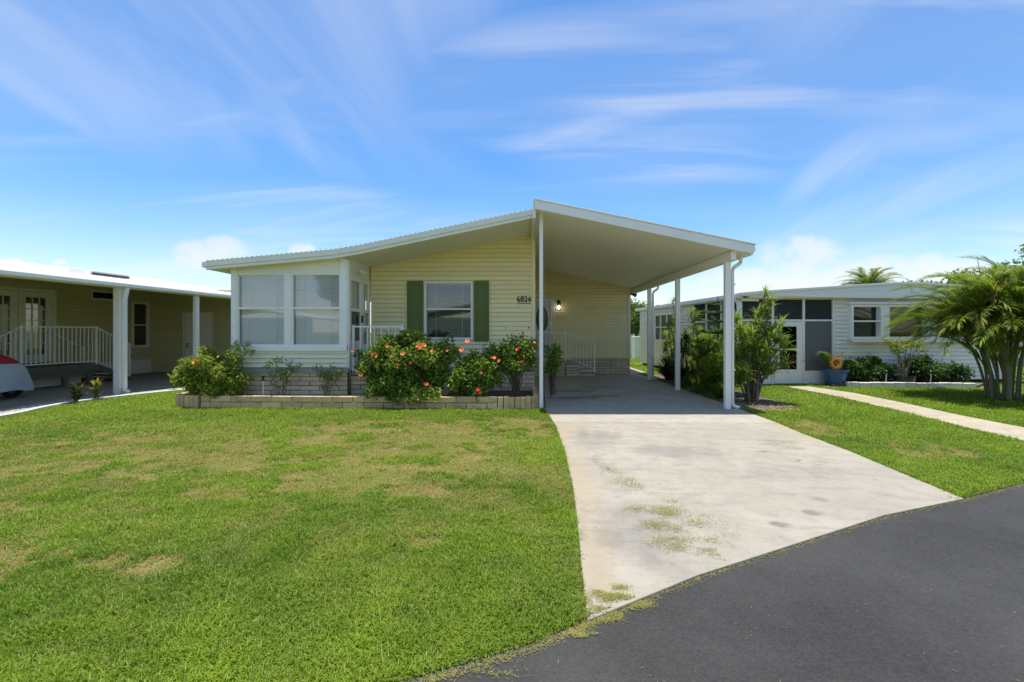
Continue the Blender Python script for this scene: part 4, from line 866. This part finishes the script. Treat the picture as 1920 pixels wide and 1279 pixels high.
croton('small dark green croton at the edge of the left porch slab', -9.25, 9.62, 'croton_dark', 1.25, 1); croton('bright yellow croton beside the left porch post', -9.30, 10.1, 'croton_leaf', 1.2, 2); croton('orange green croton behind the left end of the planter', -8.9, 11.9, 'croton_leaf', 1.15, 3)

# palms
def frond_mesh(ln, n, seed, el0, droop, lf=.46, mat='palm_leaf', lw=.02):
    g = random.Random(seed); m = MB(); pts = []; p = Vector((0, 0, 0)); el = el0; segs = 22
    for i in range(segs+1):
        pts.append((p.copy(), el)); p = p+Vector((math.cos(el), 0, math.sin(el)))*ln/segs; el -= droop/segs*(.5+1.0*i/segs)
    nb = 0
    for i in range(n):
        t = .16+.84*i/(n-1); k = min(int(t*segs), segs-1); q = pts[k][0].lerp(pts[k+1][0], t*segs-k); e = pts[k][1]
        L_ = lf*(1-.55*abs(t-.42)**1.3*1.9)*g.uniform(.85, 1.1); 
        for sd in (-1, 1):
            az = sd*R(62-40*t)+g.uniform(-.08, .08); m.strap(q, az, e*.55+R(g.uniform(5, 25)), max(.08, L_), lw, R(g.uniform(25, 65)), 3, twist=0, taper=(.5, 1, .7, .03))
    me = m.mesh('frond', mat, lv=3); r = MB().tube([q[0] for q in pts], [.016*(1-.8*i/segs) for i in range(segs+1)], 5)
    n0 = len(me.polygons)
    bm = bmesh.new(); bm.from_mesh(me); lay = bm.faces.layers.float.get('lv'); vs = [bm.verts.new(v) for v in r.v]
    for f in r.f:
        try: bf = bm.faces.new([vs[i] for i in f]); bf[lay] = .8
        except ValueError: pass
    bm.to_mesh(me); bm.free(); return me
FRN = [frond_mesh(1.85, 46, 1, R(84), R(95)), frond_mesh(2.0, 50, 2, R(72), R(115)), frond_mesh(1.8, 46, 3, R(58), R(120)), frond_mesh(1.7, 44, 4, R(38), R(85))]
FRY = [frond_mesh(1.7, 32, 5, R(55), R(125), mat='palm_yellow'), frond_mesh(1.2, 22, 6, R(40), R(140), mat='dry_frond', lf=.25)]
def palm_clump(name, label, x_, y_, nst, h, spread, seed, per=5, s=1., nyel=4):
    g = random.Random(seed); t = thing(name, label, 'palm', (x_, y_, 0)); q = 0
    for k in range(nst):
        a = g.uniform(0, 6.28); r = g.random()**.5*spread*.6; b = Vector((x_+r*math.cos(a), y_+r*math.sin(a), -.02)); hh = h*g.uniform(.55, 1.0); o = g.uniform(.4, 1.2)*spread
        tp = Vector((x_+(r+o*.6)*math.cos(a), y_+(r+o*.6)*math.sin(a), hh)); md = b.lerp(tp, .5)+Vector((-.05*math.cos(a), -.05*math.sin(a), .05))
        c = pts_curve([b, md, tp], 5); MB().tube(c, [.03-.001*i for i in range(len(c))], 8).build('trunk', 'palm_trunk', t, smooth=True)
        for j in range(per):
            az = 2*math.pi*j/per+g.uniform(-.5, .5); az = az*.6+a*.4 if g.random() < .3 else az
            me = FRN[min(3, int(g.random()*4))] if j else FRN[0]
            if q % 9 == 4: me = FRY[0]
            put('frond', me, t, tp-Vector((0, 0, .05)), (R(g.uniform(-15, 15)), R(g.uniform(-12, 12)), az), (s*g.uniform(.8, 1.1),)*3); q += 1
    for k in range(34):
        a = g.uniform(0, 6.28); put('frond', FRN[k % 3], t, (x_+.3*math.cos(a), y_+.3*math.sin(a), g.uniform(.5, 1.3)), (0, R(g.uniform(-12, 8)), a+g.uniform(-.4, .4)), (s*g.uniform(.75, 1.0),)*3)
    put('frond', FRY[1], t, (x_-.1, y_-.3, h+.45), (0, 0, R(200)), (s*.9,)*3)
    for sp_ in ((-.55, -.1), (.15, .1)): m = MB().tube([(x_+sp_[0], y_+sp_[1], h), (x_+sp_[0]*1.15-.12, y_+sp_[1], h+1.25*s)], [.02, .004], 5).build('spear', 'palm_trunk', t)
    return t
palm_clump('areca_palm', 'big multi-stem palm clump on the right lawn by the path', 10.65, 10.45, 22, 1.85, .6, 5, 8, 1.0)
FP = thing('tall_palm', 'grey green palm crown showing above the right neighbour roof', 'palm', (23.5, 32, 0))
MB().tube([(23.5, 32, 0), (23.4, 32, 2.5), (23.5, 32, 3.9)], [.2, .16, .14], 10).build('trunk', 'palm_trunk', FP)
for k in range(46): put('frond', FRN[k % 4], FP, (23.5, 32, 3.85), (R(random.uniform(-15, 15)), R(random.uniform(-15, 10)), 2*math.pi*k/17+random.uniform(-.2, .2)), (1.3,)*3)
FP2 = thing('tall_palm', 'lower yellowish palm just left of the grey palm behind the roof', 'palm', (21.0, 31, 0))
MB().tube([(21.0, 31, 0), (21, 31, 3.2)], [.2, .14], 10).build('trunk', 'palm_trunk', FP2)
for k in range(16): put('frond', FRY[0], FP2, (21.0, 31, 3.3), (R(random.uniform(-15, 15)), R(random.uniform(-15, 10)), 2*math.pi*k/16+random.uniform(-.2, .2)), (1.0,)*3)
def tree(name, label, x_, y_, h, rad, seed, mat='tree_leaf', n=40, per=9, ln=.16, w=.1, th=.45, r=(.4, .8)):
    t = thing(name, label, 'tree', (x_, y_, 0)); g = random.Random(seed)
    cl = ball_clumps(x_, y_, h-rad*.75, rad, rad, rad*.75, n, *r, seed); tk = MB().tube([(x_, y_, -.1), (x_+g.uniform(-.1, .1), y_, h*th*.6), (x_+.1, y_, h*th)], [rad*.1, rad*.08, rad*.06], 9).build('trunk', 'stem', t, smooth=True)
    m = MB()
    for q in cl[:12]: m.tube(pts_curve([(x_+.1, y_, h*th*.9), ((x_+q[0])/2, (y_+q[1])/2, (h*th+q[2])/2+.1), q[:3]], 3), [rad*.045*(1-.8*i/6) for i in range(7)], 5)
    m.build('limb', 'stem', tk)
    link('crown', crown_mesh(name, cl, per, ln, w, mat, OFF[t.name], seed=seed, zmin=.3), None, t)
tree('broadleaf_tree', 'light green tree rising behind the palm clump at the right edge', 17.5, 14.8, 4.9, 1.7, 3, n=42, per=8, ln=.17)
tree('broadleaf_tree', 'leafy tree beyond the back corner of the carport', 7.6, 31, 3.6, 1.5, 4, n=34, per=8, r=(.35, .6))
tree('broadleaf_tree', 'dark green tree far behind the storage cabinet', 5.4, 36, 3.4, 1.6, 6, n=34, per=7, r=(.4, .7), mat='dark_leaf')
tree('broadleaf_tree', 'far green tree right of the far white house', 27, 30, 5.2, 3.0, 9, n=40, per=4, ln=.25, w=.16, r=(.6, 1.0))

tree('broadleaf_tree', 'unseen tall tree added across the road for sunroom window reflections', -14.5, -20, 7.5, 2.6, 12, n=40, per=5, ln=.25, w=.16, r=(.6, 1.0))  # both trees across the road are added only for window reflections
tree('broadleaf_tree', 'unseen round tree added across the road for right house window reflections', 26.0, -17, 6.0, 2.6, 13, n=40, per=5, ln=.25, w=.16, r=(.6, 1.0))
# strap-leaf plants between driveway and right neighbour
def tuft_mesh(n, ln, w, seed, mat, lo=-10, hi=85, droop=60, segs=4):
    g = random.Random(seed); m = MB()
    for k in range(n): m.strap((0, 0, g.uniform(-.05, .05)), g.uniform(0, 6.28), R(lo+(hi-lo)*g.random()**.8), ln*g.uniform(.7, 1.15), w, R(droop*g.uniform(.5, 1.3)), segs)
    return m.mesh('leaf_tuft', mat, lv=segs)
TF = [tuft_mesh(34, .24, .02, i, 'strap_leaf') for i in range(3)]; TFB = [tuft_mesh(46, .42, .026, i+5, 'strap_leaf', 0, 85, 70) for i in range(2)]
TFD = [tuft_mesh(40, .34, .035, i+9, 'ti_leaf', -20, 85, 50) for i in range(2)]
def cane_plant(name, label, base, tufts, rad=.016, meshes=TF, s=1., stem='stem', seed=1, cat='plant', mid=.1):
    g = random.Random(seed); t = thing(name, label, cat, base)
    for p in tufts:
        b = Vector(base)+Vector((g.uniform(-.1, .1), g.uniform(-.08, .08), -.02)); p = Vector(p); md = b.lerp(p, .5)+Vector((-(p.x-b.x)*.15, g.uniform(-.04, .04), mid))
        c = pts_curve([b, md, p], 5); MB().tube(c, [rad*(1-.04*i) for i in range(len(c))], 6).build('cane', stem, t, smooth=True)
        put('leaf_tuft', g.choice(meshes), t, p, (R(g.uniform(-20, 20)), R(g.uniform(-20, 20)), g.uniform(0, 6)), (s*g.uniform(.85, 1.15),)*3)
    return t
G_ = random.Random(77)
tl = [(4.7, 10.1, 1.45), (5.0, 9.85, 1.6), (5.3, 9.9, 1.5), (4.75, 9.9, 1.1), (5.35, 9.85, 1.3), (5.15, 10.0, 2.27), (5.22, 10.0, 1.8), (4.98, 9.95, 1.84), (5.24, 9.95, 2.08), (5.1, 9.9, 1.95), (5.45, 9.8, 1.15), (5.48, 9.8, .82), (4.62, 10.1, 1.75)]
cane_plant('dracaena_clump', 'tall cane clump with spiky leaf tufts on the grass right of the front post', (4.82, 9.9, 0), tl, .018, TF, 1.25, seed=4)
tl = [(4.85+G_.uniform(-.36, .48), 9.95+G_.uniform(-.3, .35), G_.uniform(.45, 1.6)) for k in range(78)]
cane_plant('feathery_cane_plant', 'dense feathery leafy clump around the foot of the tall canes', (4.86, 9.95, 0), tl,   .009, TFB, .72, 'dark_stem', seed=5)
cane_plant('dracaena_plant', 'slim single-stem dracaena before the right neighbour side windows', (4.6, 14.1, 0), [(4.52, 14.0, 2.38), (4.40, 13.9, 1.75), (4.56, 13.9, 1.82), (4.5, 13.9, 1.65), (4.35, 13.9, 1.6)], .014, TF, 1.1, seed=6)
cane_plant('dracaena_plant', 'bright dracaena just right of the middle carport post', (4.9, 13.4, 0), [(4.85, 13.4, 2.0), (4.9, 13.4, 1.75), (4.82, 13.3, 1.55), (4.95, 13.4, 1.9)], .014, TF, 1.1, seed=7)
cane_plant('ti_plant', 'dark bronze spiky plant left of the middle carport post', (4.52, 13.0, 0), [(4.42, 13.0, 1.15), (4.55, 13.0, 1.3), (4.62, 13.0, 1.05), (4.48, 12.95, .95)], .014, TFD, .95, 'dark_stem', seed=8)
LIL = [tuft_mesh(60, .75, .035, 20, 'strap_dark', 35, 88, 75, 5), tuft_mesh(60, .55, .03, 21, 'fern_leaf', 20, 85, 90, 5), tuft_mesh(26, .55, .07, 22, 'agave_leaf', 15, 85, 40, 5)]
def tuft_plant(name, label, x_, y_, me, s, cat='plant', group=None, k=1, z=.05):
    t = thing(name, label, cat, (x_, y_, 0), group=group)
    for i in range(k): put('leaf_tuft', me, t, (x_+random.uniform(-.18, .18)*(k > 1), y_+random.uniform(-.18, .18)*(k > 1), z), (0, 0, random.uniform(0, 6)), (s*random.uniform(.85, 1.1),)*3)
tuft_plant('lily_clump', 'dark strap-leaf clump right behind the rear carport post', 4.50, 14.3, LIL[0], 1.15, k=4)
tuft_plant('lily_clump', 'dark strap-leaf clump between rear and middle carport posts', 4.55, 13.1, LIL[0], .95, k=4)
tuft_plant('fern_clump', 'low green ferny clump at the slab edge left of the middle post', 4.42, 12.5, LIL[1], .75, k=4)
tuft_plant('agave', 'pale variegated agave just right of the middle carport post', 4.78, 12.2, LIL[2], 1.0, k=1, z=.2)
tuft_plant('fern_clump', 'dark ferny clump under the small pine behind the front post', 4.55, 11.3, LIL[1], 1.1, k=6)
tuft_plant('fern_clump', 'low ferns at the slab edge between middle and front posts', 4.48, 10.6, LIL[1], .8, k=5)
shrub('green_bush', 'soft dense green bush filling the bed between middle and front posts', (4.85, 11.1, .78), (.45, .55, .62), 60, 44, 'fern_leaf', .085, .02, 41, (.14, .22), nst=10)
shrub('green_bush', 'soft green bush behind the agave along the bed', (5.0, 12.4, .8), (.4, .6, .62), 46, 40, 'fern_leaf', .09, .025, 42, (.14, .22), nst=8)
NP = thing('norfolk_pine', 'small tiered pine just behind the front right carport post', 'tree', (4.8, 11.5, 0))
MB().tube([(4.8, 11.5, 0), (4.8, 11.5, 2.35)], [.03, .01], 8).build('trunk', 'dark_stem', NP)
def pine_branch(seed):
    g = random.Random(seed); m = MB()
    for i in range(42):
        t = i/41; x_ = .05+.55*t; z_ = .10*t*t
        for k in range(7): m.strap((x_, g.uniform(-.05, .05)*(1-t), z_), g.uniform(0, 6.28), R(g.uniform(0, 60)), .085, .012, R(20), 2, taper=(1, .8, .1))
    m.tube([(0, 0, 0), (.3, 0, .03), (.6, 0, .1)], [.009, .006, .003], 5); return m.mesh('branch', 'pine_leaf', lv=2)
PBR = [pine_branch(i) for i in range(2)]
for j, z_ in enumerate((.75, .98, 1.2, 1.45, 1.72, 1.95, 2.15)):
    s_ = (1.05, 1.05, 1.0, .95, .85, .7, .45)[j]
    for k in range(6): put('branch', PBR[k % 2], NP, (4.8, 11.5, z_), (0, R(random.uniform(-8, 4)), 2*math.pi*k/6+j*.5+random.uniform(-.15, .15)), (s_,)*3)
tag(MB().prism([(4.24, 9.0), (4.6, 8.8), (5.2, 9.2), (5.45, 9.9), (5.5, 12), (5.3, 16), (4.24, 16.5)], -.02, .02).build('mulch_bed', 'mulch'), kind='structure')
def litter(n):
    p = np.stack([g_.uniform(4.25, 5.4, n), g_.uniform(8.8, 11, n), np.full(n, .03)], 1); return p[(np.hypot((p[:, 0]-4.8)/.6, (p[:, 1]-9.6)/1.0) < 1)]
pebbles('leaf_litter', litter, 900, .022, 'dead_leaf', 'brown leaf litter at the foot of the cane plants')

G2 = random.Random(5)
for k, lab in enumerate(('leafy upright clump filling the gap left of the small pine', 'leafy upright clump behind the agave near the middle post', 'leafy upright clump at the rear of the bed by the rear post')):
    y_ = (11.9, 12.9, 14.6)[k]
    cane_plant('leafy_cane_plant', lab, (4.75, y_, 0), [(4.72+G2.uniform(-.3, .35), y_+G2.uniform(-.35, .35), G2.uniform(.5, 1.45)) for q in range(30)], .009, TFB, .68, 'dark_stem', seed=20+k)
# right neighbour's front bed
tag(MB().prism([(8.5, 12.95), (12.2, 12.75), (13, 13.4), (13, 14.0), (8.95, 13.55)], -.02, .06).build('planting_bed', 'mulch'), kind='structure')
ed = thing('bed_edging', 'low pale stone edging in front of the right neighbour bed', 'edging', (10.6, 12.75, 0))
EB = [brick_mesh('edging_block', .28, .12, .15, 'kerb_white', 50+i) for i in range(3)]
for k in range(11): put('block', random.choice(EB), ed, (8.98+k*.295, 12.86-k*.015, .06+random.uniform(-.008, .008)), (0, 0, R(-3)+random.uniform(-.03, .03)))
pebbles('white_pebbles', lambda n: np.stack([g_.uniform(8.7, 12.1, n), g_.uniform(12.98, 13.25, n), np.full(n, .075)], 1), 500, .022, 'kerb_white', 'white pebbles along the right neighbour bed')
shrub('hedge_bush', 'dark green bush under the left part of the right neighbour window', (9.55, 13.35, .42), (.62, .3, .36), 34, 34, 'dark_leaf', .085, .05, 51, (.14, .24), group='dark bushes in the right bed')
shrub('hedge_bush', 'dark green bush right of the black planter pot', (11.25, 13.35, .42), (.55, .3, .34), 32, 34, 'dark_leaf', .085, .05, 52, (.14, .24), group='dark bushes in the right bed')
shrub('hedge_bush', 'rightmost low dark bush of the right neighbour bed', (12.05, 13.3, .34), (.35, .3, .26), 18, 34, 'dark_leaf', .085, .05, 53, (.12, .2), group='dark bushes in the right bed')
shrub('hedge_bush', 'dark bush touching the grey siding beside the blue pot', (10.2, 13.5, .42), (.4, .2, .33), 20, 34, 'dark_leaf', .085, .05, 54, (.12, .2), group='dark bushes in the right bed')
bo = thing('bonsai_shrub', 'gnarled pale-branched shrub growing in a black pot before the window', 'shrub', (10.52, 13.05, 0))
MB().lathe([(.17, .08), (.23, .16), (.25, .26), (.25, .29), (.22, .29), (.2, .24)], 10.52, 13.05, 18).build('pot', 'black_paint', bo, smooth=False)
tips = [(10.52+.5*math.cos(a)*q, 13.05+.4*math.sin(a)*q, 1.12+.14*math.sin(3*a)) for a, q in [(k*.7, .4+.6*((k*37) % 10)/10) for k in range(14)]]
stems(bo, (10.52, 13.05, .26), tips, .013, 'stem', 'branches', 6)
link('crown', crown_mesh('bonsai', [(*p, .15, .1) for p in tips], 26, .07, .04, 'bright_leaf', OFF[bo.name], seed=61), None, bo)
stake_light(9.95, 12.98, .03, .42, 'stake light left of the black potted shrub', .03); stake_light(11.1, 12.92, .03, .42, 'stake light right of the black potted shrub', .02)
pt = thing('blue_pot', 'blue pot with small palm and orange sunflower ornament by the screen door', 'potted plant', (8.78, 13.25, 0))
MB().lathe([(.21, .02), (.24, .1), (.29, .38), (.33, .40), (.33, .45), (.29, .45), (.27, .40)], 8.78, 13.25, 22).build('pot', 'blue_pot', pt); MB().lathe([(.27, .395), (.02, .41)], 8.78, 13.25, 16).build('soil', 'soil', pt)
for k in range(9): put('frond', (FRY[0], FRN[2], FRN[1])[k % 3], pt, (8.70, 13.32, .38), (0, R(-8), k*.7+.2), (.5,)*3)
sf = thing('sunflower_ornament', 'orange metal sunflower standing in the blue pot', 'ornament', (8.5, 12.9, .4))
MB().tube([(8.6, 13.02, .4), (8.5, 12.82, .66)], .008, 6).build('stalk', 'dark_stem', sf)
m = MB()
for k in range(26):
    a = 2*math.pi*k/26; rr2 = .22 if k % 2 else .17
    m.add([(8.5+.05*math.cos(a-.2), 12.80, .66+.05*math.sin(a-.2)), (8.5+.12*math.cos(a-.14), 12.775, .66+.12*math.sin(a-.14)), (8.5+rr2*math.cos(a), 12.79, .66+rr2*math.sin(a)), (8.5+.12*math.cos(a+.14), 12.775, .66+.12*math.sin(a+.14)), (8.5+.05*math.cos(a+.2), 12.80, .66+.05*math.sin(a+.2))], [(0, 1, 2, 3, 4)])
m.build('petals', 'metal_orange', sf); MB().tube([(8.5, 12.80, .66), (8.5, 12.765, .66)], .068, 16).build('seed_disc', 'brown', sf)

# ------------------------------------------------------------------ grass
def inpoly(P_, poly):
    x_, y_ = P_[:, 0], P_[:, 1]; r = np.zeros(len(P_), bool); n = len(poly); j = n-1
    for i in range(n):
        xi, yi = poly[i]; xj, yj = poly[j]
        if yi != yj: r ^= ((yi > y_) != (yj > y_)) & (x_ < (xj-xi)*(y_-yi)/(yj-yi)+xi)
        j = i
    return r
def vnoise(P_, s, seed):
    g = np.random.default_rng(seed); T_ = g.random((64, 64)); q = P_*s+100; i = np.floor(q).astype(int); f = q-i; f = f*f*(3-2*f); a = i % 64; b = (i+1) % 64
    return (T_[a[:, 0], a[:, 1]]*(1-f[:, 0])+T_[b[:, 0], a[:, 1]]*f[:, 0])*(1-f[:, 1])+(T_[a[:, 0], b[:, 1]]*(1-f[:, 0])+T_[b[:, 0], b[:, 1]]*f[:, 0])*f[:, 1]
LAWN = ROAD+[(60, 80), (-60, 80)]
DRV = DL+[(.3, 17), (4.2, 17), (4.6, 17.2), (4.6, 24), (3.93, 24), (.3, 24)][1:2]+[(4.22, 9.2)]+DR[::-1]
DRV = DL+[(.3, 9.2), (.3, 16.9), (3.93, 16.9), (3.93, 24), (4.6, 24), (4.6, 17.2), (4.2, 16.9), (4.22, 9.2)]+DR[::-1]
OUT = [DRV, PATH+PATHR[::-1], [(-6.97, 9.3), (-6.6, 9.10), (-6.3, 9.06), (-.5, 9.0), (.3, 9.03), (.34, 24), (-6.3, 24), (-6.3, 10), (-6.97, 9.7)], KB+[(-8.3, 12.6), (-8.3, 30), (-30, 30), (-30, 0), (-9.5, 3)],
       [(4.24, 9.05), (4.6, 8.95), (5.1, 9.25), (5.4, 9.9), (5.5, 12), (5.3, 16.5), (4.24, 16.5)], [(6.0, 13.3), (12.8, 13.9), (13.3, 23), (5.2, 23)], [(8.4, 12.78), (12.3, 12.6), (13, 13.4), (13, 14.2), (8.4, 13.6)], [(17.9, 20.9), (28, 20.9), (28, 28), (17.9, 28)]]
PAT = [(-4.5, 5.6, .8, .3), (-5.2, 4.9, .4, .2), (-3.0, 5.3, .6, .22), (-2.0, 5.5, .8, .25), (-6.0, 6.4, .8, .3), (-2.3, 7.4, .9, .25), (-4.2, 3.7, .3, .15), (-2.48, 4.54, .35, .22), (-2.62, 4.17, .5, .16), (-1.48, 4.53, .25, .2), (-.94, 4.2, .3, .14), (-2.69, 2.97, .25, .10), (-.84, 6.33, .9, .7), (-1.6, 6.8, 1.3, .5), (-4.06, 4.85, .5, .15), (-3.36, 3.1, .3, .2), (-3.19, 4.23, .4, .16), (-1.67, 3.88, .2, .12), (-.76, 3.39, .15, .06), (-1.2, 5.3, 1.1, .5), (-3.4, 6.2, .5, .3), (-.2, 7.4, .8, .6), (4.6, 7.6, .3, .5), (5.0, 6.0, .3, .5)]
def dryness(P_):
    d = np.zeros(len(P_)); wv = np.stack([vnoise(P_, 2.2, 31)-.5, vnoise(P_, 2.2, 32)-.5], 1)*.6; Q = P_+wv
    for x_, y_, rx, ry in PAT: d = np.maximum(d, np.clip(1.25-((Q[:, 0]-x_)/rx)**2*.6-((Q[:, 1]-y_)/ry)**2*.6, 0, 1))
    n = vnoise(P_, 3.1, 33)*.42+vnoise(P_, 7.5, 34)*.33+vnoise(P_, 19, 35)*.25
    band = np.exp(-((P_[:, 1]-5.6)/2.3)**2)*(P_[:, 0] < .5)
    return np.clip((d*1.15+band*.48)*np.clip((n-.36)*4.6, 0, 1.25), 0, 1)
def grass():
    Vs, LVs, DRs = [], [], []; g = np.random.default_rng(3)
    for y0, y1, den, wd in ((.4, 3.2, 15000, .0041), (3.2, 4.6, 11500, .0045), (4.6, 6.4, 7600, .0053), (6.4, 9.3, 4600, .0068), (9.3, 14.5, 1500, .012), (14.5, 32, 420, .02)):
        xa, xb = -1.13*y1-1.2, 1.13*y1+1.0; xa = max(xa, -13); xb = min(xb, 22); n = int((xb-xa)*(y1-y0)*den)
        P_ = np.stack([g.uniform(xa, xb, n), g.uniform(y0, y1, n)], 1)
        k = (P_[:, 0] > -1.13*P_[:, 1]-1.2) & (P_[:, 0] < 1.13*P_[:, 1]+1.0); P_ = P_[k]; k = inpoly(P_, LAWN)
        for q in OUT: k &= ~inpoly(P_, q)
        P_ = P_[k]; d = dryness(P_); k = g.random(len(P_)) > d*.55; P_ = P_[k]; d = d[k]; n = len(P_)
        thin = vnoise(P_, 1.3, 40)*.5+vnoise(P_, 4, 41)*.5
        cl_n = vnoise(P_, 7, 45); ln = (.026+  .03*g.random(n)+.016*thin)*(.65+.7*cl_n)*(1-.45*d)*(1.0 if y1 < 9 else 1.15)*np.where(g.random(n) < .03, 1.6, 1.); w = wd*g.uniform(.7, 1.3, n)
        az = g.uniform(0, 2*np.pi, n); el = np.radians(g.uniform(25, 80, n)); sd = np.stack([-np.sin(az), np.cos(az), np.zeros(n)], 1)*(w/2)[:, None]
        h = np.stack([np.cos(az), np.sin(az), np.zeros(n)], 1); b = np.concatenate([P_, np.zeros((n, 1))], 1)
        m_ = b+h*(ln*.5*np.cos(el))[:, None]; m_[:, 2] += ln*.5*np.sin(el); e2 = el-np.radians(g.uniform(15, 70, n)); t_ = m_+h*(ln*.55*np.cos(e2))[:, None]; t_[:, 2] += ln*.55*np.sin(e2)
        Vs.append(np.stack([b-sd, b+sd, m_+sd*.85, b-sd, m_+sd*.85, m_-sd*.85, m_-sd*.85, m_+sd*.85, t_], 1).reshape(-1, 3))
        lv = np.clip(.03+.3*cl_n+.5*vnoise(P_, 1.1, 42)+.28*(vnoise(P_, 5, 43)-.5)+.22*g.normal(size=n)+.10*(P_[:, 1] > 5), 0, 1); dd = np.clip(d*.9+(g.random(n) < .035)*.5+.06*g.normal(size=n), 0, 1)
        LVs.append(np.repeat(lv, 3)); DRs.append(np.repeat(dd, 3))
    V = np.concatenate(Vs); print('grass tris', len(V)//3)
    return np_mesh('grass', V, 3, 'grass_blade', {'lv': np.concatenate(LVs), 'dry': np.concatenate(DRs)})
tag(link('grass', grass(), None), 'short green lawn grass with dry tan patches', 'grass', None, 'stuff')
# clippings lying on driveway, road edge and asphalt
def clippings():
    g = np.random.default_rng(9); P_ = []
    for x_, y_, rx, ry, n in [(.9, 5.3, .06, .25, 120), (1.0, 4.75, .1, .3, 200), (.97, 4.94, .07, .25, 160), (1.11, 4.6, .09, .15, 160), (1.13, 3.93, .16, .14, 480), (1.27, 3.82, .18, .14, 480), (1.11, 3.34, .16, .10, 420), (1.04, 3.61, .10, .12, 320), (1.31, 3.18, .08, .05, 90), (1.35, 3.5, .2, .2, 120), (3.41, 6.26, .22, .16, 420), (3.12, 5.85, .1, .08, 110), (3.35, 5.38, .09, .06, 70), (3.2, 5.5, .05, .05, 40), (.52, 2.64, .09, .06, 700), (.42, 2.5, .08, .05, 300), (1.7, 4.2, .4, .3, 90), (2.1, 4.9, .5, .4, 60), (1.5, 5.4, .4, .5, 40), (5.45, 4.55, .1, .1, 200), (.3, 2.33, .04, .02, 50), (-.1, 2.05, .05, .03, 30)]:
        n = int(n*2.6); c = g.normal(size=(n, 2)); sub = g.integers(0, 9, n); ctr = g.normal(size=(9, 2))*.8; P_.append(np.array([x_, y_])+(ctr[sub]+c*.32)*np.array([rx, ry]))
    e = np.array(ROAD[4:15]); t = np.concatenate([g.uniform(3.6, len(e)-1.01, 3600), g.uniform(0, 4.2, 1500)]); i = t.astype(int); q = e[i]*(1-(t-i))[:, None]+e[i+1]*(t-i)[:, None]; q += g.normal(size=q.shape)*.018+np.array([.01, -.04]); P_.append(q)
    P_.append(np.stack([g.uniform(-.8, 4, 420), g.uniform(.9, 4.2, 420)], 1)); P_ = np.concatenate(P_); n = len(P_)
    onroad = ~inpoly(P_, ROAD+[(60, 80), (-60, 80)]); z_ = np.where(onroad, .001, .017); ln = g.uniform(.007, .026, n); w = g.uniform(.0012, .0026, n); az = g.uniform(0, 6.28, n)
    h = np.stack([np.cos(az), np.sin(az), g.uniform(-.05, .35, n)], 1)*ln[:, None]; sd = np.stack([-np.sin(az), np.cos(az), np.zeros(n)], 1)*(w/2)[:, None]; b = np.concatenate([P_, z_[:, None]], 1)
    V = np.stack([b-sd, b+sd, b+h*.6+sd, b-sd, b+h*.6+sd, b+h*.6-sd, b+h*.6-sd, b+h*.6+sd, b+h], 1).reshape(-1, 3)
    return np_mesh('clippings', V, 3, 'clipping', {'lv': np.repeat(g.random(n), 3)})
tag(link('grass_clippings', clippings(), None), 'scattered dry grass clippings on the driveway and road edge', 'clippings', None, 'stuff')
